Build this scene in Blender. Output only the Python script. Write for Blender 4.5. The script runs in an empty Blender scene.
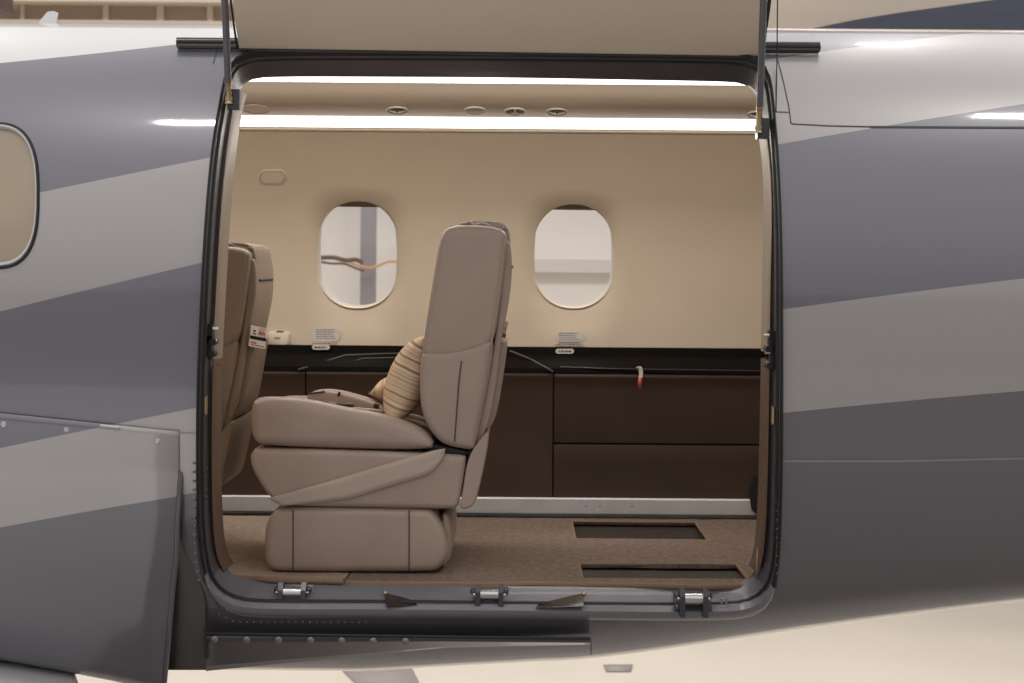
import bpy, bmesh, math, random
import numpy as np
from mathutils import Vector, Matrix
random.seed(4)
C = bpy.context.scene.collection
PI = math.pi
# ------------------------------------------------------------------ camera model
F, D, CX, CY = 1561.0, 3.7, 512.0, 265.0
ROLL = 0.0078
H0 = 2.1                       # camera height above the hangar floor
cr, sr = math.cos(ROLL), math.sin(ROLL)
def at(px, py, y):             # a point at depth y (z measured from camera height)
    u, v = px-CX, py-CY
    u2, v2 = u*cr+v*sr, -u*sr+v*cr
    d = y+D
    return (u2*d/F, y, -v2*d/F)

cam = bpy.data.cameras.new('camera'); co = bpy.data.objects.new('camera', cam); C.objects.link(co)
co.matrix_world = Matrix.Translation((0, -D, H0)) @ Matrix.Rotation(PI/2, 4, 'X') @ Matrix.Rotation(ROLL, 4, 'Z')
cam.sensor_width = 36; cam.lens = F*36/1024; cam.shift_y = -(341.5-CY)/1024
cam.clip_end = 200
cam.dof.use_dof = True; cam.dof.focus_distance = 4.0; cam.dof.aperture_fstop = 6.3
bpy.context.scene.camera = co

# ------------------------------------------------------------------ materials
def nt(name):
    m = bpy.data.materials.new(name); m.use_nodes = True
    return m, m.node_tree.nodes, m.node_tree.links, m.node_tree.nodes['Principled BSDF']
def mat(name, col, rough=.5, metal=0, coat=0, noise=0, nscale=20, bump=0, bscale=200, emit=0, spec=.5, coat_rough=.05):
    m, N, L, p = nt(name)
    p.inputs['Base Color'].default_value = (*col, 1)
    p.inputs['Roughness'].default_value = rough; p.inputs['Metallic'].default_value = metal
    p.inputs['Coat Weight'].default_value = coat; p.inputs['Coat Roughness'].default_value = coat_rough
    p.inputs['Specular IOR Level'].default_value = spec
    tc = N.new('ShaderNodeTexCoord')
    if noise:
        n = N.new('ShaderNodeTexNoise'); n.inputs['Scale'].default_value = nscale; n.inputs['Detail'].default_value = 5
        L.new(tc.outputs['Object'], n.inputs['Vector'])
        r = N.new('ShaderNodeValToRGB')
        r.color_ramp.elements[0].position = .3; r.color_ramp.elements[1].position = .7
        r.color_ramp.elements[0].color = (*[c*(1-noise) for c in col], 1)
        r.color_ramp.elements[1].color = (*[min(1, c*(1+noise)) for c in col], 1)
        L.new(n.outputs['Fac'], r.inputs['Fac']); L.new(r.outputs['Color'], p.inputs['Base Color'])
    if bump:
        n = N.new('ShaderNodeTexNoise'); n.inputs['Scale'].default_value = bscale; n.inputs['Detail'].default_value = 3
        L.new(tc.outputs['Object'], n.inputs['Vector'])
        b = N.new('ShaderNodeBump'); b.inputs['Strength'].default_value = bump; b.inputs['Distance'].default_value = .004
        L.new(n.outputs['Fac'], b.inputs['Height']); L.new(b.outputs['Normal'], p.inputs['Normal'])
    if emit:
        p.inputs['Emission Color'].default_value = (*col, 1); p.inputs['Emission Strength'].default_value = emit
    return m

M = {}
M['cream'] = mat('cream_panel', (.66, .555, .43), .55, noise=.03, nscale=3)
M['psu'] = mat('cream_ceiling', (.58, .49, .39), .5)
M['cream_door'] = mat('cream_door_lining', (.72, .61, .47), .55, noise=.03, nscale=2)
M['strip'] = mat('light_strip', (1, .985, .97), .5, emit=2.2)
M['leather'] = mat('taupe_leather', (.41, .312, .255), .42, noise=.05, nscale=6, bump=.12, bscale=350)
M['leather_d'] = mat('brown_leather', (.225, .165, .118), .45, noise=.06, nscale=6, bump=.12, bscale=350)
M['seam'] = mat('seam_thread', (.10, .075, .06), .7)
M['strap'] = mat('webbing', (.50, .40, .335), .6, bump=.2, bscale=500)
M['black'] = mat('black_rubber', (.012, .012, .013), .55)
M['blackgloss'] = mat('black_plastic', (.02, .018, .017), .25)
M['ledge'] = mat('dark_ledge', (.008, .0065, .0055), .6, spec=.02)
M['mould'] = mat('ledge_moulding', (.030, .022, .017), .4)
M['panel'] = mat('dark_brown_panel', (.060, .036, .025), .6, noise=.08, nscale=5, spec=.3)
M['rail'] = mat('brushed_rail', (.74, .735, .74), .42, metal=.25, noise=.06, nscale=14)
M['jamb'] = mat('jamb_grey', (.085, .082, .088), .38, noise=.1, nscale=8)
M['sill'] = mat('sill_grey', (.14, .14, .158), .42, noise=.15, nscale=9, coat=.1)
M['lip'] = mat('lip_gloss', (.24, .235, .255), .25, metal=.2, coat=.8)
M['trim'] = mat('trim_tan', (.36, .28, .20), .5)
M['trim_shaded'] = mat('tan_trim_shaded', (.16, .10, .068), .5)  # lower tan trim, dimmer light put into its colour; reused for grille bars
M['steel'] = mat('steel', (.62, .61, .60), .25, metal=1)
M['brass'] = mat('brass', (.55, .42, .25), .35, metal=.9)
M['darksteel'] = mat('dark_steel', (.09, .09, .10), .3, metal=.7)
M['strut'] = mat('strut_grey', (.16, .155, .165), .35, metal=.4)
M['rivet'] = mat('rivet', (.30, .29, .29), .35, metal=.7)
M['screw'] = mat('screw', (.55, .53, .51), .35, metal=.6)
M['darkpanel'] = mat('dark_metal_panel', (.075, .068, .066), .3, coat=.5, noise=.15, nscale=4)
M['white'] = mat('white_paint', (.88, .87, .86), .35, coat=.4)
M['label'] = mat('placard_grey', (.66, .62, .57), .5)
M['pill'] = mat('placard_white', (.72, .68, .63), .5)
M['ink'] = mat('ink_grey', (.22, .20, .19), .6)
M['inkl'] = mat('ink_light', (.36, .31, .25), .6)
M['card'] = mat('card_white', (.66, .62, .58), .45)
M['red'] = mat('red_print', (.50, .10, .07), .5)
M['carpet'] = mat('brown_carpet', (.20, .145, .11), .95, noise=.28, nscale=60, bump=.9, bscale=420)
M['carpet_sunlit'] = mat('sunlit_carpet', (.36, .27, .21), .95, noise=.22, nscale=60, bump=.9, bscale=420)  # the brown carpet again, lightened to carry the sunlight on the near left
M['binding'] = mat('carpet_binding', (.26, .165, .105), .9, bump=.6, bscale=300)
M['floorboard'] = mat('dark_floorboard', (.028, .02, .016), .6, noise=.5, nscale=30)
M['gasper'] = mat('vent_brown', (.09, .07, .055), .3)
M['gasper_l'] = mat('vent_tan', (.62, .56, .48), .4)
M['frame'] = mat('window_frame_grey', (.60, .58, .57), .35)
M['shade'] = mat('window_shade', (.22, .15, .10), .6)
M['skin_in'] = mat('inner_skin', (.30, .24, .18), .7)

def glass_mat(name, tint, g):
    m, N, L, p = nt(name)
    out = N['Material Output']
    t = N.new('ShaderNodeBsdfTransparent'); t.inputs[0].default_value = (*tint, 1)
    gl = N.new('ShaderNodeBsdfGlossy'); gl.inputs['Roughness'].default_value = .03
    mx = N.new('ShaderNodeMixShader'); mx.inputs[0].default_value = g
    L.new(t.outputs[0], mx.inputs[1]); L.new(gl.outputs[0], mx.inputs[2]); L.new(mx.outputs[0], out.inputs['Surface'])
    return m
M['glass'] = glass_mat('clear_pane', (.97, .96, .95), .05)
M['glass_ext'] = mat('tan_shaded_pane', (.40, .31, .21), .12, coat=1, noise=.12, nscale=4)

# ------------------------------------------------------------------ mesh helpers
def build(name, verts, faces, mats, parent=None, fm=None, smooth=True, normals=None, sharp=38, solid=0):
    me = bpy.data.meshes.new(name)
    vs = [(v[0], v[1], v[2]+H0) for v in verts]
    me.from_pydata(vs, [], [tuple(f) for f in faces])
    if not isinstance(mats, (list, tuple)): mats = [mats]
    for m in mats: me.materials.append(m)
    if fm:
        for p, i in zip(me.polygons, fm): p.material_index = i
    if normals is None:
        bm = bmesh.new(); bm.from_mesh(me)
        bmesh.ops.remove_doubles(bm, verts=bm.verts, dist=1e-6)
        if solid == 0: bmesh.ops.recalc_face_normals(bm, faces=bm.faces)
        for f in bm.faces: f.smooth = smooth
        for e in bm.edges:
            if len(e.link_faces) == 2 and e.calc_face_angle(0) > math.radians(sharp): e.smooth = False
        bm.to_mesh(me); bm.free()
    else:
        flip = [p.index for p in me.polygons if p.normal.dot(Vector(normals[p.vertices[0]])) < 0]
        if flip:
            bm = bmesh.new(); bm.from_mesh(me); bm.faces.ensure_lookup_table()
            bmesh.ops.reverse_faces(bm, faces=[bm.faces[i] for i in flip]); bm.to_mesh(me); bm.free()
        for p in me.polygons: p.use_smooth = True
        me.normals_split_custom_set_from_vertices([tuple(n) for n in normals])
    o = bpy.data.objects.new(name, me); C.objects.link(o)
    if parent is not None:
        o.parent = parent
        pw = Vector((0, 0, 0)); q = parent
        while q is not None: pw += q.location; q = q.parent
        o.location = -pw
    if solid:
        md = o.modifiers.new('solid', 'SOLIDIFY'); md.thickness = solid; md.offset = 0
    return o
class MB:
    def __init__(s): s.v = []; s.f = []; s.m = []
    def add(s, vs, fs, mi=0):
        b = len(s.v); s.v += [tuple(v) for v in vs]
        for f in fs: s.f.append([b+i for i in f]); s.m.append(mi)
    def box(s, c, sx, sy, sz, mi=0, R=None):
        vs = []
        for dx in (-1, 1):
            for dy in (-1, 1):
                for dz in (-1, 1):
                    p = Vector((dx*sx/2, dy*sy/2, dz*sz/2))
                    if R: p = R @ p
                    vs.append(Vector(c)+p)
        s.add(vs, [(0,1,3,2),(4,6,7,5),(0,4,5,1),(2,3,7,6),(0,2,6,4),(1,5,7,3)], mi)
    def tube(s, pts, r, n=10, mi=0, closed=False, cap=True):
        P = [Vector(p) for p in pts]; K = len(P)
        rr = r if isinstance(r, (list, tuple)) else [r]*K
        rings = []
        prev = None
        for i in range(K):
            a = P[(i-1) % K] if (closed or i > 0) else P[i]
            b = P[(i+1) % K] if (closed or i < K-1) else P[i]
            t = (b-a).normalized()
            if prev is None:
                up = Vector((0, 0, 1)) if abs(t.z) < .9 else Vector((0, 1, 0))
                e1 = t.cross(up).normalized()
            else:
                e1 = (prev - t*prev.dot(t)).normalized()
            prev = e1; e2 = t.cross(e1)
            rings.append([P[i]+e1*(rr[i]*math.cos(2*PI*j/n))+e2*(rr[i]*math.sin(2*PI*j/n)) for j in range(n)])
        vs = [v for r_ in rings for v in r_]; fs = []
        for i in range(K if closed else K-1):
            for j in range(n):
                a, b = i*n+j, i*n+(j+1) % n
                c, d = ((i+1) % K)*n+(j+1) % n, ((i+1) % K)*n+j
                fs.append((a, b, c, d))
        if cap and not closed:
            fs.append(tuple(range(n))[::-1]); fs.append(tuple((K-1)*n+j for j in range(n)))
        s.add(vs, fs, mi)
    def dome(s, c, nrm, r, h, mi=0, n=10):
        nrm = Vector(nrm).normalized(); e1 = nrm.orthogonal().normalized(); e2 = nrm.cross(e1); c = Vector(c)
        vs = []
        for q in range(3):
            a = q/3*PI/2; rr = r*math.cos(a); hh = h*math.sin(a)
            vs += [c+nrm*hh+e1*rr*math.cos(2*PI*j/n)+e2*rr*math.sin(2*PI*j/n) for j in range(n)]
        vs.append(c+nrm*h); fs = []
        for q in range(2):
            for j in range(n): fs.append((q*n+j, q*n+(j+1) % n, (q+1)*n+(j+1) % n, (q+1)*n+j))
        for j in range(n): fs.append((2*n+j, 2*n+(j+1) % n, 3*n))
        s.add(vs, fs, mi)
    def grid(s, rows, mi=0, closed=False):
        n = len(rows[0]); vs = [p for r in rows for p in r]; fs = []
        for i in range(len(rows)-1):
            for j in range(n if closed else n-1):
                fs.append((i*n+j, i*n+(j+1) % n, (i+1)*n+(j+1) % n, (i+1)*n+j))
        s.add(vs, fs, mi)
    def out(s, name, mats, parent=None, **k):
        return build(name, s.v, s.f, mats, parent, s.m, **k)
def merge(dst, src):            # rivets, screws and print become part of the mesh they sit on
    n = len(dst.data.materials)
    bm = bmesh.new(); bm.from_mesh(dst.data); k = len(bm.faces); bm.from_mesh(src.data); bm.faces.ensure_lookup_table()
    for f in bm.faces[k:]: f.material_index += n
    bm.to_mesh(dst.data); bm.free()
    for m in src.data.materials: dst.data.materials.append(m)
    bpy.data.objects.remove(src)
def thing(name, label, cat, loc, group=None):
    o = bpy.data.objects.new(name, None); C.objects.link(o); o.location = loc; o.empty_display_size = .1
    o['label'] = label; o['category'] = cat
    if group: o['group'] = group
    return o
def tag(o, label, cat, group=None):
    o['label'] = label; o['category'] = cat
    if group: o['group'] = group
    return o
def chaikin(p, n=2, closed=True):
    p = [tuple(q) for q in p]
    for _ in range(n):
        o = []
        K = len(p)
        for i in range(K if closed else K-1):
            a, b = p[i], p[(i+1) % K]
            o.append(tuple(.75*x+.25*y for x, y in zip(a, b))); o.append(tuple(.25*x+.75*y for x, y in zip(a, b)))
        if not closed: o = [p[0]]+o+[p[-1]]
        p = o
    return p
def resample(p, n, closed=True):
    P = [Vector(q) for q in p]
    if closed: P = P+[P[0]]
    L = [0]
    for a, b in zip(P, P[1:]): L.append(L[-1]+(b-a).length)
    out = []; T = L[-1]; j = 0
    for k in range(n):
        t = T*k/(n if closed else n-1)
        while j < len(P)-2 and L[j+1] < t: j += 1
        f = 0 if L[j+1] == L[j] else (t-L[j])/(L[j+1]-L[j])
        out.append(tuple(P[j].lerp(P[j+1], min(1, max(0, f)))))
    return out
def interp(x, xs, ys): return float(np.interp(x, xs, ys))

# ------------------------------------------------------------------ fuselage section
E = .87; YC = .83; ZC = -.16; HT = .837; HBm = .952
def taper(x):
    t = x-.1
    return -.035*min(1, -t/.5) if t <= 0 else .215*t*t/(t+.25)
def sec(x, th, off=0.):
    c, s = math.cos(th), math.sin(th)
    cc = math.copysign(abs(c)**E, c); ss = math.copysign(abs(s)**E, s)
    k = 1.0
    if x > 1.6: k = max(.25, 1-.05*(x-1.6)**1.5)
    if x < -2.5: k = max(.3, 1-.05*(-2.5-x)**1.6)
    y = YC-(YC-off)*cc*k
    if ss >= 0: z = ZC+(HT-off)*ss*(.6+.4*k)
    else: z = ZC+(HBm-off)*ss*k+taper(min(x, 2.2))*ss**4
    return Vector((x, y, z))
def secn(x, th, off=0.):
    e = 1e-3
    a = sec(x+e, th, off)-sec(x-e, th, off); b = sec(x, th+e, off)-sec(x, th-e, off)
    n = b.cross(a).normalized()
    ctr = Vector((x, YC, ZC))
    if n.dot(sec(x, th, off)-ctr) < 0: n = -n
    return n
def pix(px, py, off=0.):       # pixel -> (x, theta) on the near side of the section
    u, v = px-CX, py-CY
    m = -(-u*sr+v*cr)/F
    y = .1
    for _ in range(4):
        x = at(px, py, y)[0]
        lo, hi = math.radians(-76), math.radians(76)
        for _ in range(34):
            t = (lo+hi)/2; p = sec(x, t, off)
            if p.z/(p.y+D) < m: lo = t
            else: hi = t
        y = sec(x, lo, off).y
    return x, (lo+hi)/2
def skin(px, py, off=0., lift=0.):
    x, t = pix(px, py, off)
    p = sec(x, t, off)
    return p+secn(x, t, off)*lift if lift else p
def far(px, py, off=.08):      # pixel -> (x, theta) on the far side of the section
    y = 1.5
    for _ in range(12):
        x, _, z = at(px, py, y)
        h = (HT if z > ZC else HBm)-off
        s = max(-1, min(1, (z-ZC)/h))
        th = math.asin(math.copysign(abs(s)**(1/E), s))
        y = YC+(YC-off)*abs(math.cos(th))**E
    return x, PI-th
def farp(px, py, off=.08, lift=0):
    x, t = far(px, py, off)
    return sec(x, t, off)-secn(x, t, off)*lift

# paint: stripes along the fuselage
def fit(pts):
    q = [skin(*p) for p in pts]
    return np.polyfit([p.x for p in q], [p.z for p in q], 2 if len(q) > 2 else 1)
lines = [fit([(0,63),(90,54),(180,44)]),
         fit([(37,193),(125,175),(212,157),(778,58)]),
         fit([(0,310),(100,287),(205,264),(778,143),(900,123),(1024,105)]),
         fit([(0,446),(100,428),(197,410),(778,308),(900,293),(1024,280)]),
         fit([(0,525),(90,511),(178,497),(778,412),(900,401),(1024,392)])]
def paint_mat():
    m, N, L, p = nt('striped_paint')
    tc = N.new('ShaderNodeTexCoord'); sp = N.new('ShaderNodeSeparateXYZ'); L.new(tc.outputs['Object'], sp.inputs[0])
    def mth(op, a, b):
        n = N.new('ShaderNodeMath'); n.operation = op
        for i, q in enumerate((a, b)):
            if isinstance(q, (int, float)): n.inputs[i].default_value = q
            else: L.new(q, n.inputs[i])
        return n.outputs[0]
    X, Z = sp.outputs[0], sp.outputs[2]
    Z = mth('SUBTRACT', Z, H0)
    white = (.74, .73, .73, 1); dark = (.182, .178, .208, 1); light = (.415, .392, .385, 1)
    dark2 = (.165, .160, .176, 1)
    cols = [dark, light, dark, light, dark2]
    cur = None
    xc = mth('MAXIMUM', mth('MINIMUM', X, 2.2), -2.2)
    for pf, col in zip(lines, cols):
        pf = list(pf)
        if len(pf) == 2: pf = [0]+pf
        poly = mth('ADD', mth('MULTIPLY', mth('ADD', mth('MULTIPLY', xc, float(pf[0])), float(pf[1])), xc), float(pf[2]))
        below = mth('LESS_THAN', mth('SUBTRACT', Z, poly), 0.0)
        mx = N.new('ShaderNodeMix'); mx.data_type = 'RGBA'
        L.new(below, mx.inputs[0])
        if cur is None: mx.inputs[6].default_value = white
        else: L.new(cur, mx.inputs[6])
        mx.inputs[7].default_value = col
        cur = mx.outputs[2]
    L.new(cur, p.inputs['Base Color'])
    p.inputs['Metallic'].default_value = .25; p.inputs['Roughness'].default_value = .38
    p.inputs['Coat Weight'].default_value = 1; p.inputs['Coat Roughness'].default_value = .06
    # very faint orange peel
    n = N.new('ShaderNodeTexNoise'); n.inputs['Scale'].default_value = 3.2; n.inputs['Detail'].default_value = 2
    L.new(tc.outputs['Object'], n.inputs['Vector'])
    b = N.new('ShaderNodeBump'); b.inputs['Strength'].default_value = .12; b.inputs['Distance'].default_value = .01
    L.new(n.outputs['Fac'], b.inputs['Height']); L.new(b.outputs['Normal'], p.inputs['Coat Normal'])
    return m
M['paint'] = paint_mat()

# door outline in the photograph, mapped on the curved skin
OUT = [(214,150),(222,104),(227,76),(238,58),(268,54),(400,54),(500,54.5),(640,56),(720,57),(752,59),(768,74),(772,110),(776,160),(779,230),(780,320),(780,420),(779,500),(777,555),(773,585),(758,604),(725,609),(600,608),(480,607),(360,606),(270,606),(235,604),(213,590),(204,565),(200,520),(199,450),(200,380),(203,310),(207,230)]
OUTS = resample(chaikin(OUT, 2), 220)
INN = [(228,150),(234,108),(240,88),(248,79),(275,76.5),(400,77),(500,77.5),(640,80),(720,81.5),(746,83),(757,94),(766,128),(771,170),(772,215),(770,300),(768,420),(766,500),(763,548),(757,570),(744,582),(720,585.5),(600,585),(480,584),(360,583),(275,582),(240,579),(224,568),(216,548),(213,500),(213,420),(214,350),(218,280),(222,210)]
INNS = resample(chaikin(INN, 2), 220)
def center_polar(p, c=(490, 330)): return math.atan2(p[1]-c[1], p[0]-c[0])
def polar_resample(pts, n=240, c=(490, 330)):
    out = []
    K = len(pts)
    for k in range(n):
        a = 2*PI*k/n; d = (math.cos(a), math.sin(a)); best = None
        for i in range(K):
            p, q = pts[i], pts[(i+1) % K]
            ex, ey = q[0]-p[0], q[1]-p[1]
            den = d[0]*ey-d[1]*ex
            if abs(den) < 1e-9: continue
            t = ((p[0]-c[0])*ey-(p[1]-c[1])*ex)/den
            u = ((p[0]-c[0])*d[1]-(p[1]-c[1])*d[0])/den
            if t > 0 and -1e-6 <= u <= 1+1e-6 and (best is None or t > best): best = t
        out.append((c[0]+d[0]*best, c[1]+d[1]*best))
    return out
NP = 240
def param_polar(pts): return pts
OP = polar_resample(OUTS, NP); IP = polar_resample(INNS, NP)
O_uv = [pix(*p) for p in OP]                 # on the skin
IOFF = .10
I_uv = [pix(p[0], p[1], IOFF) for p in IP]   # on the lining

def rect_ring(inner, rect, surf, mb_v, mb_f, mb_n, rings=10, off=0., nfn=None, disp=None):
    """rings of points between a closed inner outline and an outer rectangle in (x, theta)"""
    x0, x1, t0, t1 = rect
    cx = sum(p[0] for p in inner)/len(inner); ct = sum(p[1] for p in inner)/len(inner)
    def hit(dx, dt):
        k = 1e9
        if dx > 1e-12: k = min(k, (x1-cx)/dx)
        if dx < -1e-12: k = min(k, (x0-cx)/dx)
        if dt > 1e-12: k = min(k, (t1-ct)/dt)
        if dt < -1e-12: k = min(k, (t0-ct)/dt)
        return (cx+dx*k, ct+dt*k)
    outer = [list(hit(p[0]-cx, p[1]-ct)) for p in inner]
    used = set()                              # snap the nearest points on the corners
    for c in ((x0,t0),(x0,t1),(x1,t0),(x1,t1)):
        i = min((i for i in range(len(outer)) if i not in used), key=lambda i: ((outer[i][0]-c[0])/(x1-x0))**2+((outer[i][1]-c[1])/(t1-t0))**2)
        outer[i] = list(c); used.add(i)
    b = len(mb_v); n = len(inner)
    for r in range(rings+1):
        f = (r/rings)**1.5
        for i in range(n):
            x = inner[i][0]+(outer[i][0]-inner[i][0])*f; t = inner[i][1]+(outer[i][1]-inner[i][1])*f
            p = surf(x, t, off); nn = secn(x, t, off)
            if disp:
                d = disp(x, t); p = p+nn*d[0]
                nn = d[1](nn) if d[1] else nn
            mb_v.append(p); mb_n.append(nn)
    for r in range(rings):
        for i in range(n):
            mb_f.append((b+r*n+i, b+r*n+(i+1) % n, b+(r+1)*n+(i+1) % n, b+(r+1)*n+i))
def rect_grid(rect, nx, nt_, mb_v, mb_f, mb_n, off=0.):
    x0, x1, t0, t1 = rect; b = len(mb_v)
    for i in range(nx+1):
        for j in range(nt_+1):
            x = x0+(x1-x0)*i/nx; t = t0+(t1-t0)*j/nt_
            mb_v.append(sec(x, t, off)); mb_n.append(secn(x, t, off))
    for i in range(nx):
        for j in range(nt_):
            a = b+i*(nt_+1)+j
            mb_f.append((a, a+1, a+nt_+2, a+nt_+1))
rad = math.radians
def oval(cx, cy, w, h, kind, off, n=72, e=.62):
    out = []
    for k in range(n):
        a = 2*PI*k/n
        c, s = math.cos(a), math.sin(a)
        r = w/2*.96
        p = (cx+c*r+math.copysign(min(w/2-r, abs(c)*20*(w/2-r)), c), cy+s*r+math.copysign((h/2-r)*min(1, abs(s)*4), s))
        out.append(kind(p[0], p[1], off))
    return out
WIN = [(357.5, 254, 79, 106), (573.5, 255.5, 79, 103)]
# ------------------------------------------------------------------ the airplane
plane = thing('airplane', 'dark and light grey striped airplane with its large cargo door open, showing the cream cabin', 'airplane', (0, YC, 0))
V, Fc, Nn = [], [], []
T0, T1 = rad(-64), rad(70)
rect_ring(O_uv, (-.86, .80, T0, T1), sec, V, Fc, Nn, 12)
rect_grid((-.86, .80, T1, rad(150)), 30, 24, V, Fc, Nn)
rect_grid((-.86, .80, rad(215), rad(296)), 30, 24, V, Fc, Nn)
for (cx, cy, w, h), (xa, xb) in zip(WIN, ((-.86, -.16), (-.16, .80))):
    rect_ring(oval(cx, cy, w*1.06, h*1.06, far, .0), (xa, xb, rad(150), rad(215)), sec, V, Fc, Nn, 6)
# left column with the cabin window seen at the frame's edge
wl = [pix(p[0], p[1]) for p in [( -6+43.5*math.copysign(abs(math.cos(a))**.72, math.cos(a)), 195.5+71*math.copysign(abs(math.sin(a))**.72, math.sin(a))) for a in [2*PI*k/96 for k in range(96)]]]
rect_ring(wl, (-1.75, -.86, rad(-25), rad(52)), sec, V, Fc, Nn, 8)
rect_grid((-1.75, -.86, rad(52), rad(200)), 16, 40, V, Fc, Nn)
rect_grid((-1.75, -.86, rad(200), rad(335)), 16, 40, V, Fc, Nn)
rect_grid((-5.5, -1.75, 0, 2*PI), 30, 96, V, Fc, Nn)
rect_grid((.80, 7.5, 0, 2*PI), 60, 120, V, Fc, Nn)
fus = build('fuselage', V, Fc, M['paint'], plane, normals=Nn)

# exterior window on the left
def loop(uv, off, lift): return [sec(x, t, off)+secn(x, t, off)*lift for x, t in uv]
ew = bpy.data.objects
wc = (sum(p[0] for p in wl)/len(wl), sum(p[1] for p in wl)/len(wl))
def shrink(uv, k, c=None):
    c = c or (sum(p[0] for p in uv)/len(uv), sum(p[1] for p in uv)/len(uv))
    return [(c[0]+(x-c[0])*k, c[1]+(t-c[1])*k) for x, t in uv]
mb = MB(); mb.grid([loop(shrink(wl, 1.0), 0, .001), loop(shrink(wl, .985), 0, .006), loop(shrink(wl, .955), 0, .004), loop(shrink(wl, .95), 0, -.012)], closed=True)
wf = mb.out('cabin_window', M['frame'], plane)
vs = [sec(wc[0], wc[1])-secn(*wc)*.004]
for q in (.33, .66, .96): vs += loop(shrink(wl, q), 0, -.006)
n = len(wl); fs = [(0, 1+i, 1+(i+1) % n) for i in range(n)]
for r in range(2):
    for i in range(n): fs.append((1+r*n+i, 1+(r+1)*n+i, 1+(r+1)*n+(i+1) % n, 1+r*n+(i+1) % n))
build('pane', vs, fs, M['glass_ext'], wf)
mb = MB(); mb.tube(loop(shrink(wl, 1.015), 0, .001), .004, 6, closed=True); mb.out('gasket', M['black'], wf)

# ---- door frame: jamb loft between skin edge and lining edge
def lerp3(a, b, t): return a+(b-a)*t
Op = [sec(x, t) for x, t in O_uv]; Ip = [sec(x, t, IOFF) for x, t in I_uv]
On = [secn(x, t) for x, t in O_uv]
rows = []
for k, (t, dz) in enumerate([(0, 0), (.02, -.006), (.30, -.012), (.33, -.022), (.62, -.022), (.66, -.006), (1, 0)]):
    rows.append([lerp3(Op[i], Ip[i], t)+On[i]*dz for i in range(NP)])
mb = MB(); mb.grid(rows, closed=True)
# colour the bottom (sill) on its own
mats_idx = []
fm = []
for f in mb.f:
    i = f[0] % NP; py = OP[i][1]; px = OP[i][0]
    fm.append(1 if py > 590 else 0)
mb.m = fm
frame = mb.out('door_frame', [M['jamb'], M['sill']], plane, sharp=30)
# rivets along the top jamb and the sill
mb = MB()
def jambp(i, t, dz): return lerp3(Op[i], Ip[i], t)+On[i]*dz
for i in range(NP):
    if OP[i][1] < 62 and i % 4 == 0: mb.dome(jambp(i, .8, -.004), On[i]*.4+Vector((0, -1, -.3)), .0035, .003)
merge(frame, mb.out('rivet', M['darksteel'], frame))
# raised lip around the opening
def grow(pts, d):
    out = []; n = len(pts)
    for i in range(n):
        a, b = pts[i-1], pts[(i+1) % n]
        tx, ty = b[0]-a[0], b[1]-a[1]; L_ = math.hypot(tx, ty)
        nx, ny = ty/L_, -tx/L_
        dd = d(pts[i]) if callable(d) else d
        out.append((pts[i][0]+nx*dd, pts[i][1]+ny*dd))
    return out
gfun = lambda k: (lambda p: k*(3.0+7.0*min(1, max(0, (p[1]-575)/30))))
L1 = [pix(*p) for p in grow(OP, gfun(.45))]; L2 = [pix(*p) for p in grow(OP, gfun(1.0))]
rows = [[p+n_*-.006 for p, n_ in zip(Op, On)], [p+n_*.010 for p, n_ in zip(Op, On)], loop(L1, 0, .013), loop(L2, 0, .006), loop(L2, 0, -.001)]
mb = MB(); mb.grid(rows, closed=True)
mb.m = [1 if OP[f[0] % NP][1] > 578 else 0 for f in mb.f]
mb.out('door_lip', [M['black'], M['lip']], frame, sharp=60)
mb = MB(); mb.tube([lerp3(Op[i], Ip[i], .12)+On[i]*-.004 for i in range(NP)], .006, 8, closed=True)
mb.out('rubber_seal', M['black'], frame)
# side trims
def side_trim(name, lo, hi, right, mat_):
    idx = [i for i in range(NP) if lo <= IP[i][1] <= hi and ((IP[i][0] > 490) == right)]
    idx.sort(key=lambda i: IP[i][1])
    mb = MB(); rows = []
    sg = 1 if right else -1
    for i in idx:
        a = lerp3(Op[i], Ip[i], .72)+Vector((-sg*.006, 0, 0)); b = Ip[i]+Vector((-sg*.007, .0, 0)); c = Ip[i]+Vector((-sg*.012, .05, 0)); d = Ip[i]+Vector((sg*.01, .10, 0))
        rows.append([a, lerp3(a, b, .5)+Vector((-sg*.003, 0, 0)), b, c, d])
    mb.grid(rows)
    return mb.out(name, mat_, frame, sharp=70)
side_trim('side_trim', 90, 366, False, M['trim'])
side_trim('side_trim', 366, 572, False, M['trim_shaded'])
side_trim('side_trim', 112, 352, True, M['trim'])
side_trim('side_trim', 352, 572, True, M['trim_shaded'])
# pale corner pads at the foot of the trims
for pts in ([(213,541),(218,536),(221,572),(214,560)], [(757,548),(764,546),(763,566),(755,578)]):
    vs = [at(p[0], p[1], .26) for p in pts]
    o = build('trim_foot', vs, [(0,1,2,3)], M['trim'], frame, solid=.006)
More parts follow.
